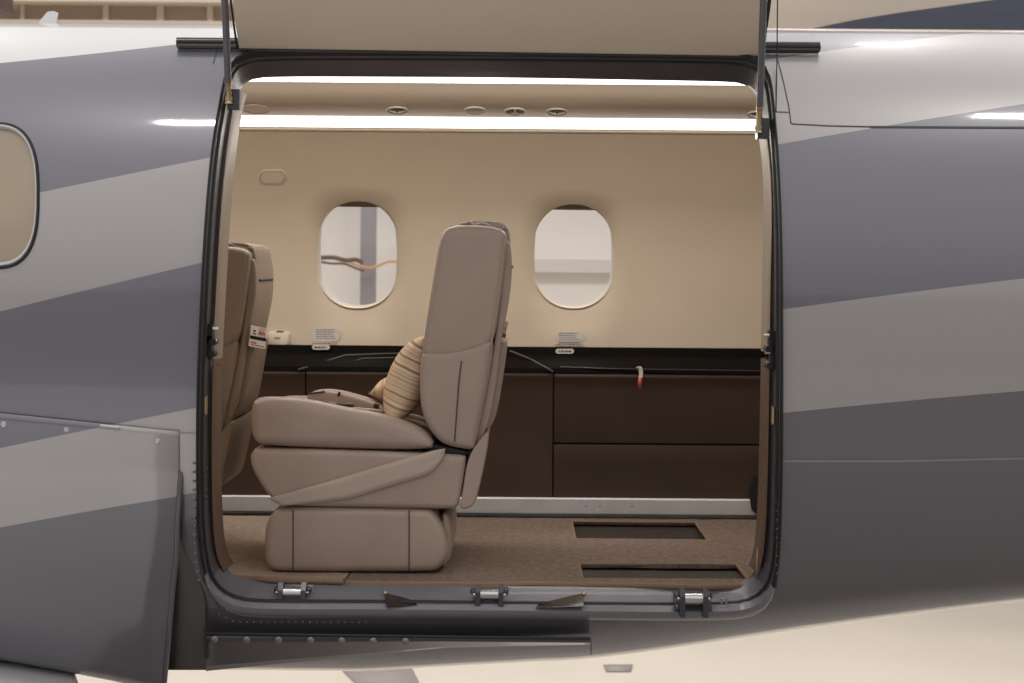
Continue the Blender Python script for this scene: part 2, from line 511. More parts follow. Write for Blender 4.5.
# catches on both jambs
for (x, y, sg) in ((209,333,1),(208,345,1),(773,340,-1),(774,357,-1)):
    mb = MB(); p = Vector(at(x, y, .06))
    mb.box(p, .022, .03, .045, 0); mb.tube([p+Vector((-sg*.004, -.01, .012)), p+Vector((sg*.024, -.01, .012))], .005, 8, 1)
    mb.tube([p+Vector((sg*.012, -.02, -.02)), p+Vector((sg*.012, .02, -.02))], .009, 8, 0)
    mb.out('door_catch', [M['black'], M['steel']], frame)
mb = MB()
for k in range(6):
    mb.dome(at(206.5, 462+k*7, .045), (0.3, -1, 0), .003, .003)
for y in range(430, 580, 9): mb.dome(at(776.5, y, .055), (-.3, -1, 0), .0025, .002)
merge(frame, mb.out('jamb_rivet', M['darksteel'], frame))
for (x, y, yy) in ((205.5,405,.045),(773,415,.06)):
    p = Vector(at(x, y, yy)); mb = MB(); mb.box(p, .008, .012, .045); mb.tube([p+Vector((0, -.004, -.02)), p+Vector((0, -.008, .02))], .004, 8); mb.out('catch_spring', M['brass'], frame)

# ---- sill fittings
def silly(py): return .225+(606-py)/21*.085
def fitting(px, py):
    c = Vector(at(px, py, silly(py)-.022))
    mb = MB()
    R = Matrix.Rotation(rad(-40), 3, 'X')
    mb.box(c+Vector((0, .018, -.004)), .094, .012, .056, 0, R)
    for sx in (-.029, .029):
        prof = [(-.034, -.034), (.012, -.034), (.018, .0), (.006, .030), (-.012, .036), (-.030, .018)]
        vs = [c+Vector((sx+q, p[0]*.9, p[1])) for q in (-.0065, .0065) for p in prof]
        n = len(prof)
        mb.add(vs, [tuple(range(n))[::-1], tuple(range(n, 2*n))]+[(i, (i+1) % n, n+(i+1) % n, n+i) for i in range(n)], 0)
        for dz in (-.012, .012): mb.dome(c+Vector((sx*1.36, -.006, dz*1.3)), (0, -1, .5), .009, .008, 0)
    o = mb.out('latch_bracket', M['darksteel'], plane)
    mb = MB(); mb.tube([c+Vector((-.024, -.012, .010)), c+Vector((.024, -.012, .010))], .013, 14); mb.out('roller', M['steel'], o)
    mb = MB(); mb.tube([c+Vector((-.041, -.012, .010)), c+Vector((.041, -.012, .010))], .0045, 8); mb.out('pin', M['steel'], o)
for p in ((293, 595.5), (489.5, 597.5), (693, 601.5)): fitting(*p)
for pts, hl in (([(385,593),(387,606),(431,604.5)], (385.5,593.5)), ([(583,594),(583,606),(536,607.5),(538,604.5)], (581,596))):
    v1 = [Vector(at(p[0], p[1], silly(p[1])-.014)) for p in pts]
    v2 = [v+Vector((0, -.022, .004)) if k < 2 else v+Vector((0, -.004, 0)) for k, v in enumerate(v1)]
    v1 = [v+Vector((0, .02, 0)) for v in v1]
    n = len(pts)
    o = build('wedge_guide', v1+v2, [tuple(range(n)), tuple(range(n, 2*n))[::-1]]+[(i, (i+1) % n, n+(i+1) % n, n+i) for i in range(n)], M['blackgloss'], plane)
    mb = MB(); mb.dome(v2[0]+Vector((.002, .002, 0)), (0, -1, .4), .006, .006); mb.out('wedge_bolt', M['brass'], o)
mb = MB()
for x0, y0 in ((377,589),(408,590),(541,597),(721,599),(370,589)):
    for i in range(2):
        for j in range(3): mb.dome(at(x0+i*5+(j*.4), y0+j*4, silly(y0+j*4)-.003), (0, -1, .6), .0028, .002, 0, 8)
for x in range(300, 745, 16):
    mb.dome(at(x, 604-(0 if x < 560 else -2), .232), (0, -1, .5), .0022, .002, 0, 6)
merge(frame, mb.out('sill_rivet', M['rivet'], frame))
# faint stencilled lines on the sill
mb = MB()
for k, (a, b) in enumerate(((333, 371), (342, 357), (334, 361))):
    y = 588.3+k*3.1
    x = a
    while x < b:
        w = random.uniform(2, 4.5); x2 = min(b, x+w)
        q = silly(y)-.0035
        mb.add([at(x, y, q), at(x2, y, q), at(x2, y+1.3, q-.004), at(x, y+1.3, q-.004)], [(0, 1, 2, 3)]); x = x2+.9
merge(frame, mb.out('stencil_print', M['ink'], frame))
# drain slots in the sill
mb = MB()
for x in (328, 341, 356, 370):
    q = silly(603)-.004
    mb.add([at(x, 602.3, q), at(x+10, 602.3, q), at(x+10, 604.6, q-.004), at(x, 604.6, q-.004)], [(0,1,2,3)])
merge(frame, mb.out('drain_slot', M['black'], frame))

# ---- skin details
def ribbon(pts, w, lift=.0012):
    rows = []
    P = resample(pts, max(8, len(pts)*10), False)
    for i, p in enumerate(P):
        a = P[max(0, i-1)]; b = P[min(len(P)-1, i+1)]
        tx, ty = b[0]-a[0], b[1]-a[1]; L_ = math.hypot(tx, ty) or 1
        nx, ny = -ty/L_*w/2, tx/L_*w/2
        rows.append([skin(p[0]+nx, p[1]+ny, 0, lift), skin(p[0]-nx, p[1]-ny, 0, lift)])
    return rows
M['seamline'] = mat('panel_gap', (.06, .06, .065), .6)
M['ridge'] = mat('ridge_highlight', (.30, .28, .27), .4, coat=.6)  # pale ribbon colour painting the light reflected along the skin crease
for pts, w, m_ in (([(777,58),(783,80),(789,108),(791,124),(830,126),(880,127)], 1.0, 'seamline'), ([(870,127),(960,127.5),(1060,128)], 1.9, 'seamline'), ([(776,112),(790,112.5)], .7, 'seamline'), ([(783,461),(900,461),(1060,457.5)], 1.8, 'ridge'), ([(219,45),(213,64)], .8, 'seamline'), ([(591,639),(591,655)], .8, 'seamline')):
    mb = MB(); mb.grid(ribbon(pts, w)); mb.out('seam_or_highlight', M[m_], fus)
# riveted edge plate left of the opening
rows = []
ys = list(range(433, 612, 6))
for y in ys:
    xl = interp(y, [433, 560, 612], [180, 183, 196]); xr = interp(y, [433, 540, 575, 612], [197, 196.5, 201, 222])
    rows.append([skin(xl+(xr-xl)*k/5, y, 0, .004) for k in range(6)])
mb = MB(); mb.grid(rows)
plate = mb.out('edge_plate', M['paint'], plane, sharp=80)
mb = MB()
for y in list(range(462, 600, 9)):
    xx = interp(y, [460, 560, 600], [194, 195.5, 203])
    mb.dome(skin(xx, y, 0, .004), secn(*pix(xx, y)), .0045, .003)
for k in range(24):
    x = 205+k*7; y = interp(x, [205, 235, 700], [606, 621, 622]); mb.dome(skin(x, y, 0, .003), secn(*pix(x, y)), .0028, .002, 0, 7)
merge(plate, mb.out('plate_rivet', M['rivet'], plate))
# dark sheet standing in for the shade under the flared fairing edge
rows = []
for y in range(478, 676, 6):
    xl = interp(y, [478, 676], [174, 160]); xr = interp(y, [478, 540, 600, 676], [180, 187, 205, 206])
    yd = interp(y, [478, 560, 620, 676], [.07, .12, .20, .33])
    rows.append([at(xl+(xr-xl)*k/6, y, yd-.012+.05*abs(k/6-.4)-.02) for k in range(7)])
mb = MB(); mb.grid(rows); mb.out('fairing_shade', M['darkpanel'], plane, sharp=80)
# wing root fairing, overlapping the skin
def skin_y(z):
    q = min(1, abs(z-ZC)/HBm); return YC-YC*(1-q**(2/E))**(E/2)
prof = [(skin_y(z)-.003-o, z) for z, o in [(-.345,0),(-.40,0),(-.46,.001),(-.53,.004),(-.60,.010),(-.68,.020),(-.76,.032),(-.84,.048),(-.90,.066),(-.95,.082)]]+[(.25, -1.0), (.36, -1.04), (.50, -1.06), (.70, -1.07)]
prof = resample(chaikin(prof, 2, False), 60, False)
rows = []
for k, (y, z) in enumerate(prof):
    v = -z/(y+D)*F+CY
    xr = interp(v, [405, 480, 560, 660], [178.5, 178.5, 176, 164])
    yo = interp(v, [405, 480, 660], [0, 0, .0])
    xe = at(xr, v, y)[0]
    row = []
    for j in range(26):
        f = j/25; x = -2.6+(xe+2.6)*f
        flare = .022*max(0, (f-.9)/.1)**2*interp(v, [470, 520], [0, 1])
        sl = -.075*interp(x, [-1.30, -.88], [0, 1])*max(0, min(1, (-.80-z)/.22))
        tw = max(0, 1-(-.345-z)/.16); st_ = -tw*interp(x, [-1.25, -.80], [.012, .056])
        yy = y if tw <= 0 else skin_y(z+st_)-.003
        row.append(Vector((x, yy-flare, z+sl+st_)))
    rows.append(row)
mb = MB(); mb.grid(rows); fair = mb.out('wing_fairing', M['paint'], plane, sharp=80)
fair.modifiers.new('solid', 'SOLIDIFY').thickness = .004
fair.modifiers['solid'].offset = -1
mb = MB()
edge = [r[-1]+Vector((.004, .004, 0)) for r in rows if r[-1].z < -.50]
mb.tube(edge, .0075, 8); mb.out('edge_strip', M['strut'], fair)
mb = MB()
def fairp(px, py):
    best = None
    for k, (y, z) in enumerate(prof):
        p = at(px, py, y)
        if best is None or abs(p[2]-z) < best[0]: best = (abs(p[2]-z), p, k)
    k = best[2]; a, b = prof[max(0, k-1)], prof[min(len(prof)-1, k+1)]
    nrm = Vector((0, b[1]-a[1], -(b[0]-a[0]))).normalized()
    if nrm.y > 0: nrm = -nrm
    return Vector(best[1]), nrm
for x, y in ((67,429),(158,441),(170,531),(167.5,572),(164,612),(40,657),(77,664.5),(172,510),(4,424)):
    p, nrm = fairp(x, y); mb.dome(p+nrm*.0035, nrm, .008, .0025)
merge(fair, mb.out('fairing_screw', M['screw'], fair))
# bright strip of the fairing's top edge
p0 = [fairp(x, y)[0]+Vector((0, -.006, 0)) for x, y in ((101,425),(120,427.2))]
mb = MB(); mb.tube(p0, .003, 6); mb.out('edge_clip', M['screw'], fair)
# wing flap
vs = []
mb = MB()
for (x0, y0) in ((-1.16, .45), (-1.06, .18), (-.80, -.6), (-.2, -3.0)):
    vs.append([Vector((x0, y0, -1.075)), Vector((x0-.02, y0, -1.06)), Vector((-1.6, y0, -.985)), Vector((-2.6, y0, -.95)), Vector((-2.6, y0, -1.12)), Vector((-1.6, y0, -1.10)), Vector((x0, y0, -1.085))])
mb.grid(vs, closed=True); mb.out('wing', M['white'], plane, sharp=40)
# step panel below the sill
rows = []
for k in range(7):
    f = k/6; row = []
    for j in range(30):
        g = j/29; x = 206+(590-206)*g
        y = interp(g, [0, 1], [635, 640])+(interp(g, [0, .62, 1], [669, 645.5, 642.5])-interp(g, [0, 1], [635, 640]))*f
        row.append(at(x, y, .215+.12*f*interp(g, [0, 1], [1, .6])+.02*g))
    rows.append(row)
mb = MB(); mb.grid(rows); step = mb.out('step_panel', M['darkpanel'], plane, solid=.012)
mb = MB()
for x in (215, 247, 279, 311, 342, 373.5, 405.5):
    y = interp(x, [215, 436, 480, 590], [638.5, 641, 650, 646])
    mb.dome(at(x, y, .215), (0, -1, -.2), .0055, .0015)
merge(step, mb.out('panel_screw', M['rivet'], step))
mb = MB(); mb.tube([at(206, 633.5, .212), at(400, 636, .212), at(590, 638.5, .222)], .004, 6); mb.out('panel_gasket', M['black'], step)

# ---- hinge rail, open door and struts
mb = MB()
zt = at(500, 46, .40)
xl, xr = at(180, 44.5, .36)[0], at(817, 49, .36)[0]
za, zb = at(180, 44.5, .36)[2], at(817, 49, .36)[2]
mb.tube([(xl, .325, za), (xr, .325, zb)], .0135, 12)
mb.tube([(xl+.004, .318, za-.010), (xr-.004, .318, zb-.010)], .0075, 8)
hinge = mb.out('hinge_rail', M['blackgloss'], plane)
mb = MB(); mb.dome((xr, .325, zb), (1, -.3, 0), .008, .005); mb.out('hinge_cap', M['steel'], hinge)
dx0, dx1 = at(236, 30, .25)[0], at(762, 30, .25)[0]
dprof = [(.300, .545), (.24, .60), (.16, .70), (.06, .86), (-.06, 1.05), (-.2, 1.25), (-.36, 1.45), (-.5, 1.58)]
dprof = chaikin(dprof, 2, False)
rows_i = []; rows_o = []
for (y, z) in dprof:
    zi = lambda x: z-.0078*x*.9
    rows_i.append([Vector((dx0+(dx1-dx0)*k/12, y, zi(dx0+(dx1-dx0)*k/12))) for k in range(13)])
    rows_o.append([Vector((dx0+(dx1-dx0)*k/12, y+.075, zi(dx0+(dx1-dx0)*k/12)+.035)) for k in range(13)])
mb = MB()
mb.grid([r for r in rows_i]+[r for r in rows_o[::-1]]+[rows_i[0]])
for e in (0, -1):
    for i in range(len(rows_i)-1):
        mb.add([rows_i[i][e], rows_i[i+1][e], rows_o[i+1][e], rows_o[i][e]], [(0,1,2,3)])
door = mb.out('cargo_door', M['cream_door'], plane)
mb = MB(); mb.grid([[p+Vector((0, .004, .003)) for p in r] for r in rows_o]); mb.out('door_skin', M['darkpanel'], door)
mb = MB(); mb.tube([rows_i[i][-1]+Vector((.007, -.004, 0)) for i in range(len(rows_i))], .005, 8); mb.tube([rows_i[0][0]+Vector((-.003,0,-.004)), rows_i[0][-1]+Vector((.003,0,-.004))], .004, 8)
mb.tube([rows_i[i][0]+Vector((-.005, 0, 0)) for i in range(len(rows_i))], .003, 8); mb.out('edge_seal', M['blackgloss'], door)
for (bx, by, yb, tx, ty, yt) in ((229, 99, .15, 222, -60, -.12), (759, 128, .13, 766, -70, -.12)):
    a = Vector(at(bx, by, yb)); b = Vector(at(tx, ty, yt))
    mb = MB(); mb.tube([lerp3(a, b, .10), lerp3(a, b, .95)], .0085, 10)
    st = mb.out('gas_strut', M['strut'], door)
    mb = MB()
    mb.tube([a+Vector((0,0,-.012)), a, lerp3(a, b, .06), lerp3(a, b, .12)], [.011, .009, .006, .0095], 10); mb.dome(a, (0, -1, 0), .011, .01)
    mb.out('strut_fitting', M['brass'], st)
    mb = MB(); mb.box(a+Vector((.01 if bx < 500 else .012, .02, .0)), .03, .03, .05); mb.out('strut_bracket', M['darksteel'], st)
mb = MB(); a = Vector(at(777.5, 0, .15)); mb.tube([Vector(at(778, -60, .02)), Vector(at(777, 55, .27)), Vector(at(776, 112, .15))], .0015, 6); mb.out('lanyard', M['black'], door)
# antenna
vs = []
mb = MB()
base = [(37, 24), (47.5, 11.5), (54, 11), (58.5, 13), (56, 24)]
for dy in (-.008, .008): vs += [at(x, y, .62+dy) for x, y in base]
n = len(base); mb.add(vs, [tuple(range(n)), tuple(range(n, 2*n))[::-1]]+[(i, (i+1) % n, n+(i+1) % n, n+i) for i in range(n)])
mb.out('antenna', M['white'], plane)

# ------------------------------------------------------------------ cabin
XL, XR = -2.4, 1.2
FZ = -.817
# far wall with flared window openings
def wall_disp(ci):
    cx, ct, wx, wt = ci
    def f(x, t):
        r = (abs((x-cx)/wx)**3+abs((t-ct)/wt)**3)**(1/3)
        q = max(0, 1-(r-1)/.42)
        return (.017*q*q, None)
    return f
V, Fc, Nn = [], [], []
tb, tt = far(500, 347.5)[1], far(500, 132)[1]   # bottom and top angle
reveals = []
for (cx, cy, w, h), (xa, xb) in zip(WIN, ((-.90, -.15), (-.15, .90))):
    ov = oval(cx, cy+.5, w+1.5, h+1.5, far, .08-.017)
    c = (sum(p[0] for p in ov)/len(ov), sum(p[1] for p in ov)/len(ov))
    wx = max(abs(p[0]-c[0]) for p in ov); wt = max(abs(p[1]-c[1]) for p in ov)
    rect_ring(ov, (xa, xb, tt, tb), sec, V, Fc, Nn, 26, .08, disp=wall_disp((c[0], c[1], wx, wt)))
    reveals.append((ov, c))
rect_grid((XL, -.90, tt, tb), 6, 20, V, Fc, Nn, .08); rect_grid((.90, XR, tt, tb), 3, 20, V, Fc, Nn, .08)
cw = build('cabin_wall', V, Fc, M['cream'], plane, sharp=60)
for (cx, cy, w, h), (ov, c) in zip(WIN, reveals):
    r0 = [sec(x, t, .08)+secn(x, t, .08)*.017 for x, t in ov]
    r1 = [sec(x, t, .08)+secn(x, t, .08)*.023 for x, t in shrink(ov, .985, c)]
    r2 = [sec(x, t, .08)+secn(x, t, .08)*.029 for x, t in shrink(ov, .975, c)]
    mb = MB(); mb.grid([r0, r1, r2], closed=True); wn = mb.out('cabin_window', M['cream'], plane, sharp=70)
    n = len(ov)
    r3 = [sec(x, t, .08)+secn(x, t, .08)*.031 for x, t in shrink(ov, .965, c)]
    r4 = [sec(x, t, .08)+secn(x, t, .08)*.08 for x, t in shrink(ov, .965, c)]
    mb = MB(); mb.grid([r2, r3, r4], closed=True); mb.out('window_frame', M['frame'], wn)
    vs = [sec(x, t, .08)+secn(x, t, .08)*.072 for x, t in shrink(ov, .97, c)]
    build('pane', vs, [tuple(range(n))], M['glass'], wn)
    # blind edge at the top of the pane
    vs = []
    top = at(cx, cy-h/2+6, 1.6)[2]
    up = [p+Vector((0, -.004, 0)) for p in [sec(x, t, .08)+secn(x, t, .08)*.050 for x, t in shrink(ov, .97, c)]]
    arc = sorted([p for p in up if p.z > top], key=lambda p: p.x)
    poly = [Vector((p.x, p.y, p.z)) for p in arc]
    low = [Vector((p.x, arc[0].y, top-.0078*(p.x-arc[len(arc)//2].x))) for p in arc]
    fs = [(i, i+1, len(poly)+i+1, len(poly)+i) for i in range(len(poly)-1)]
    build('window_blind', poly+low, fs, M['shade'], wn, solid=.006)
# oval cover, outlet box, placards on the far wall
def pill_pts(x0, y0, x1, y1, k=10, r=None):
    r = r or min(x1-x0, y1-y0)/2
    out = []
    for (cx, cy, a0) in ((x1-r, y0+r, -90), (x1-r, y1-r, 0), (x0+r, y1-r, 90), (x0+r, y0+r, 180)):
        for j in range(k+1):
            a = rad(a0+90*j/k); out.append((cx+r*math.cos(a), cy+r*math.sin(a)))
    return out
def raised(pxs, lifts, fn, mi=0, mb=None):
    mb = mb or MB(); cxm = sum(p[0] for p in pxs)/len(pxs); cym = sum(p[1] for p in pxs)/len(pxs)
    rows = []
    for d, l in lifts:
        rows.append([fn(p[0]+(cxm-p[0])/max(1e-6, math.hypot(p[0]-cxm, p[1]-cym))*d, p[1]+(cym-p[1])/max(1e-6, math.hypot(p[0]-cxm, p[1]-cym))*d, l) for p in pxs])
    mb.grid(rows, mi, closed=True); n = len(pxs)
    mb.add(rows[-1], [tuple(range(n))], mi)
    return mb
wallfn = lambda px, py, l: farp(px, py, .08, l)
mb = raised(pill_pts(258.5, 169.5, 286.5, 184.5), [(0, .0), (.6, .003), (1.6, .003), (2.2, .0008), (2.6, .0035)], wallfn); mb.out('mask_cover', M['cream'], cw, sharp=25)
mb = MB(); mb.tube([wallfn(p[0], p[1], .002) for p in pill_pts(260.3, 171.3, 284.7, 182.7)], .0017, 6, closed=True); mb.out('cover_groove', M['inkl'], cw)
mb = raised(pill_pts(267.5, 331.5, 290.5, 345.8, r=4), [(0, .0), (.2, .010), (1.5, .016)], wallfn); ob = mb.out('outlet_box', M['cream'], cw, sharp=60)
mb = MB(); mb.add([wallfn(275, 337, .017), wallfn(281, 337, .017), wallfn(281, 339, .017), wallfn(275, 339, .017)], [(0,1,2,3)]); mb.add([wallfn(277, 330.8, .004), wallfn(284, 330.8, .004), wallfn(284, 332, .017), wallfn(277, 332, .017)], [(0,1,2,3)], 1); mb.out('outlet_slot', [M['inkl'], M['seam']], cw)
def textlines(mb, x0, x1, ys, h, fn, mi, l):
    for y in ys:
        x = x0; e = x1-random.uniform(0, (x1-x0)*.25)
        while x < e:
            w = random.uniform(1.2, 3.5); x2 = min(e, x+w)
            mb.add([fn(x, y, l), fn(x2, y, l), fn(x2, y+h, l), fn(x, y+h, l)], [(0,1,2,3)], mi); x = x2+.7
for (x0, y0, x1, y1, pw) in ((312.5, 328, 340.5, 341.5, (312, 344.8, 330, 349.8)), (555.5, 331.5, 584.5, 342.5, (555.5, 348.8, 574, 353.8))):
    mb = raised(pill_pts(x0, y0, x1, y1, r=5.5), [(0, .0008), (.2, .0014)], wallfn)
    textlines(mb, x0+3.5, x1-3, [y0+1.3+2.2*k for k in range(5)], .9, wallfn, 1, .0019)
    textlines(mb, x0, x1+1.5, [y1+1.3, y1+3.2], .9, wallfn, 1, .0012)
    mb.out('placard', [M['label'], M['ink']], cw)
# profiles extruded along the cabin
def extr(name, prof, m_, x0=XL, x1=XR, parent=plane, nx=24, sharp=30, fmf=None):
    rows = [[Vector((x0+(x1-x0)*i/nx, y, z)) for (y, z) in prof] for i in range(nx+1)]
    mb = MB(); mb.grid(rows)
    if fmf: mb.m = [fmf(k % (len(prof)-1)) for k in range(len(mb.f))]
    return mb.out(name, m_, parent, sharp=sharp)
def pz(py, y): return -(py-CY)/F*(y+D)
wt_ = sec(0, tt, .08)
extr('wall_cornice', [(wt_.y+.002, wt_.z-.002), (wt_.y-.006, wt_.z), (wt_.y-.008, wt_.z+.004), (wt_.y-.002, wt_.z+.007), (wt_.y-.006, pz(129, 1.355)), (1.352, pz(128.3, 1.352))], M['psu'])
extr('light_strip', chaikin([(1.352, pz(128.3, 1.352)), (1.338, pz(126, 1.338)), (1.325, pz(121, 1.325)), (1.318, pz(117.5, 1.318))], 1, False), M['strip'])
psu = [(1.318, pz(117.5, 1.318)), (1.305, pz(116.3, 1.305)), (1.26, pz(112, 1.26)), (1.215, pz(107, 1.215)), (1.18, pz(101, 1.18)), (1.15, pz(94, 1.15)), (1.125, pz(84, 1.125))]
psu = chaikin(psu, 2, False)
sp_ = extr('service_panel', psu, M['psu'], sharp=60)
extr('light_strip', [(1.125, pz(83.6, 1.125)), (1.118, pz(82, 1.118)), (1.112, pz(78.0, 1.112)), (1.11, pz(76, 1.11))], M['strip'])
extr('ceiling_panel', chaikin([(1.11, pz(76, 1.11)), (1.06, .612), (.83, .622), (.60, .605), (.46, .53), (.44, .515)], 2, False), M['psu'], sharp=60)
# vents, speaker and reading lights on the service panel
def psu_pt(px, py):
    best = None
    for k in range(len(psu)-1):
        a, b = psu[k], psu[k+1]
        for q in range(8):
            y = a[0]+(b[0]-a[0])*q/8; z = a[1]+(b[1]-a[1])*q/8
            p = at(px, py, y)
            if best is None or abs(p[2]-z) < best[0]:
                t = Vector((0, b[0]-a[0], b[1]-a[1])).normalized(); best = (abs(p[2]-z), Vector((p[0], y, z)), t)
    t = best[2]; n_ = t.cross(Vector((1, 0, 0)))
    if n_.z > 0: n_ = -n_
    return best[1], t, n_.normalized()
def ring(mb, c, t, n_, r, h, mi):      # turned profile about the panel normal
    e1 = Vector((1, 0, 0)); S = 24
    mb.grid([[c+e1*(rr*math.cos(2*PI*j/S))+t*(rr*math.sin(2*PI*j/S))+n_*hh for j in range(S)] for rr, hh in zip(r, h)], mi, closed=True)
    mb.add([c+e1*(r[-1]*math.cos(2*PI*j/S))+t*(r[-1]*math.sin(2*PI*j/S))+n_*h[-1] for j in range(S)], [tuple(range(S))], mi)
for px, py, kind in ((397.5, 110, 'eye'), (475.5, 110, 'grille'), (515, 111, 'star'), (557, 111.5, 'eye2'), (757, 114, 'eye')):
    c, t, n_ = psu_pt(px, py)
    mb = MB(); R = .036
    ring(mb, c, t, n_, [R, R*.98, R*.88, R*.84], [0, .004, .005, -.001], 0)
    v = mb.out('air_vent' if kind != 'grille' else 'speaker_grille', M['gasper_l'], plane, sharp=40)
    mb = MB()
    if kind == 'grille':
        ring(mb, c, t, n_, [R*.82, R*.8], [.003, .004], 0)
        for k in range(-5, 6):
            w = math.sqrt(max(0, .6-(k/6)**2))*R; mb.box(c+Vector((k*.005, 0, 0))+n_*.0045, .0016, w*1.6, .004, 1)
        mb.out('grille', [M['pill'], M['trim_shaded']], v)
    else:
        ring(mb, c, t, n_, [R*.80, R*.78, R*.6, R*.55, R*.28, R*.25], [.001, .002, .005, .005, .006, .002], 0)
        for k in range(3 if kind == 'star' else 2):
            a = rad(90+120*k) if kind == 'star' else rad(20+140*k)
            e = Vector((1, 0, 0))*math.cos(a)+t*math.sin(a)
            mb.tube([c+e*R*.1+n_*.007, c+e*R*.75+n_*.004], .003, 6, 1)
        mb.out('nozzle', [M['gasper'], M['pill']], v)
c, t, n_ = psu_pt(256, 109); mb = MB(); ring(mb, c, t, n_, [.045, .0448, .043, .0425], [.0002, .002, .002, .0006], 0); mb.out('blank_cover', M['psu'], plane, sharp=25)
# ledge, side panels, rail
LB = .0
ly = [(1.572, pz(346.5, 1.572)), (1.556, pz(347.2, 1.556)), (1.548, pz(354, 1.548)), (1.49, pz(359, 1.49)), (1.45, pz(363, 1.45)), (1.425, pz(368, 1.425)), (1.42, pz(372.5, 1.42))]
ledge = extr('side_ledge', ly, M['ledge'], sharp=25)
pan_prof = chaikin([(1.424, pz(372.5, 1.424)), (1.418, pz(375, 1.418)), (1.425, pz(381, 1.425)), (1.43, pz(440, 1.43)), (1.41, pz(497.5, 1.41))], 1, False)
def panel(px0, px1, nm='side_panel', pf=pan_prof, m_=None):
    return extr(nm, pf, m_ or M['panel'], at(px0, 430, 1.42)[0], at(px1, 430, 1.42)[0], nx=6, sharp=50)
panel(-160, 304.5); panel(306, 552.5)
up = chaikin([(1.424, pz(373, 1.424)), (1.416, pz(376, 1.416)), (1.425, pz(381, 1.425)), (1.432, pz(420, 1.432)), (1.436, pz(442, 1.436))], 1, False)
lowp = chaikin([(1.436, pz(444, 1.436)), (1.416, pz(445, 1.416)), (1.418, pz(470, 1.418)), (1.41, pz(497.5, 1.41))], 1, False)
panel(554, 900, 'side_panel', up); panel(554, 900, 'side_panel', lowp)
extr('panel_backing', [(1.46, pz(365, 1.46)), (1.46, pz(500, 1.46))], M['black'])
rl = [(1.425, pz(497.2, 1.425)), (1.395, pz(497.2, 1.395)), (1.388, pz(499, 1.388)), (1.388, pz(513, 1.388)), (1.392, pz(514.5, 1.392)), (1.40, pz(515, 1.40)), (1.40, FZ-.02)]
rail = extr('floor_rail', rl, M['rail'], sharp=25)
mb = MB()
for x in (586, 600, 632): mb.dome(at(x, 506, 1.388), (0, -1, 0), .003, .002)
merge(rail, mb.out('rail_rivet', M['rivet'], rail))
mb = MB(); pe = [at(x, y, 1.375) for x, y in ((756,476),(752,486),(750,498),(752,510),(757,515),(764,515),(764,476))]
mb.add(pe+[(p[0], p[1]+.03, p[2]) for p in pe], [tuple(range(7)), tuple(range(7, 14))[::-1]]+[(i, (i+1) % 7, 7+(i+1) % 7, 7+i) for i in range(7)]); mb.out('rail_end_cover', M['black'], rail)
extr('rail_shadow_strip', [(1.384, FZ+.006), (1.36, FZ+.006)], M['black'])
# arm ledge pieces: diagonal brace lines and tray
for pts, r in (([(510,351),(530,359),(548,369),(553,372)], .006), ([(430,353),(385,354),(345,355.5),(325,362),(298,370)], .006), ([(430,357),(362,358.5),(358,360),(356,362)], .004), ([(560,367),(600,368.5),(660,369.5),(760,371)], .003)):
    mb = MB(); mb.tube([at(x, y, interp(y, [347, 354, 360, 370], [1.54, 1.525, 1.47, 1.412])) for x, y in pts], r*.7, 8); mb.out('ledge_moulding', M['mould'], ledge)
lf = lambda px, py, l: Vector(at(px, py, 1.543-l))
for (x0, y0, x1, y1) in ((312, 344.8, 330, 349.8), (555.5, 348.8, 574, 353.8)):
    mb = raised(pill_pts(x0, y0, x1, y1), [(0, -.02), (0, .0), (.2, .001)], lf)
    textlines(mb, x0+(6 if x0 < 400 else 3), x1-(2 if x0 < 400 else 6), [y0+1.6], 1.6, lf, 1, .002)
    ax = x0+2 if x0 < 400 else x1-2.5; s_ = 1 if x0 < 400 else -1; my = (y0+y1)/2
    mb.add([lf(ax, my, .002), lf(ax+s_*2, my-1.3, .002), lf(ax+s_*2, my+1.3, .002)], [(0,1,2)], 2)
    mb.add([lf(ax+s_*1.5, my-.4, .002), lf(ax+s_*3.8, my-.4, .002), lf(ax+s_*3.8, my+.4, .002), lf(ax+s_*1.5, my+.4, .002)], [(0,1,2,3)], 2)
    mb.out('placard', [M['pill'], M['ink'], M['black']], ledge)
# near side lining, end bulkheads, cabin floor
V, Fc, Nn = [], [], []
rect_ring(I_uv, (-.86, .80, rad(-55), rad(66)), sec, V, Fc, Nn, 6, IOFF)
rect_grid((XL, -.86, rad(-55), rad(66)), 8, 24, V, Fc, Nn, IOFF); rect_grid((.80, XR, rad(-55), rad(66)), 3, 24, V, Fc, Nn, IOFF)
build('cabin_lining', V, Fc, M['cream'], plane, sharp=60)
for x in (XL, XR):
    vs = [sec(min(x, 1.2), 2*PI*k/48, .085) for k in range(48)]; vs = [Vector((x, p.y, p.z)) for p in vs]
    build('bulkhead', vs, [tuple(range(48))], M['skin_in'], plane)
mb = MB(); mb.box(((XL+XR)/2, (1.40+.33)/2, FZ-.03), XR-XL, 1.40-.33, .02); mb.out('cabin_floor', M['floorboard'], plane)

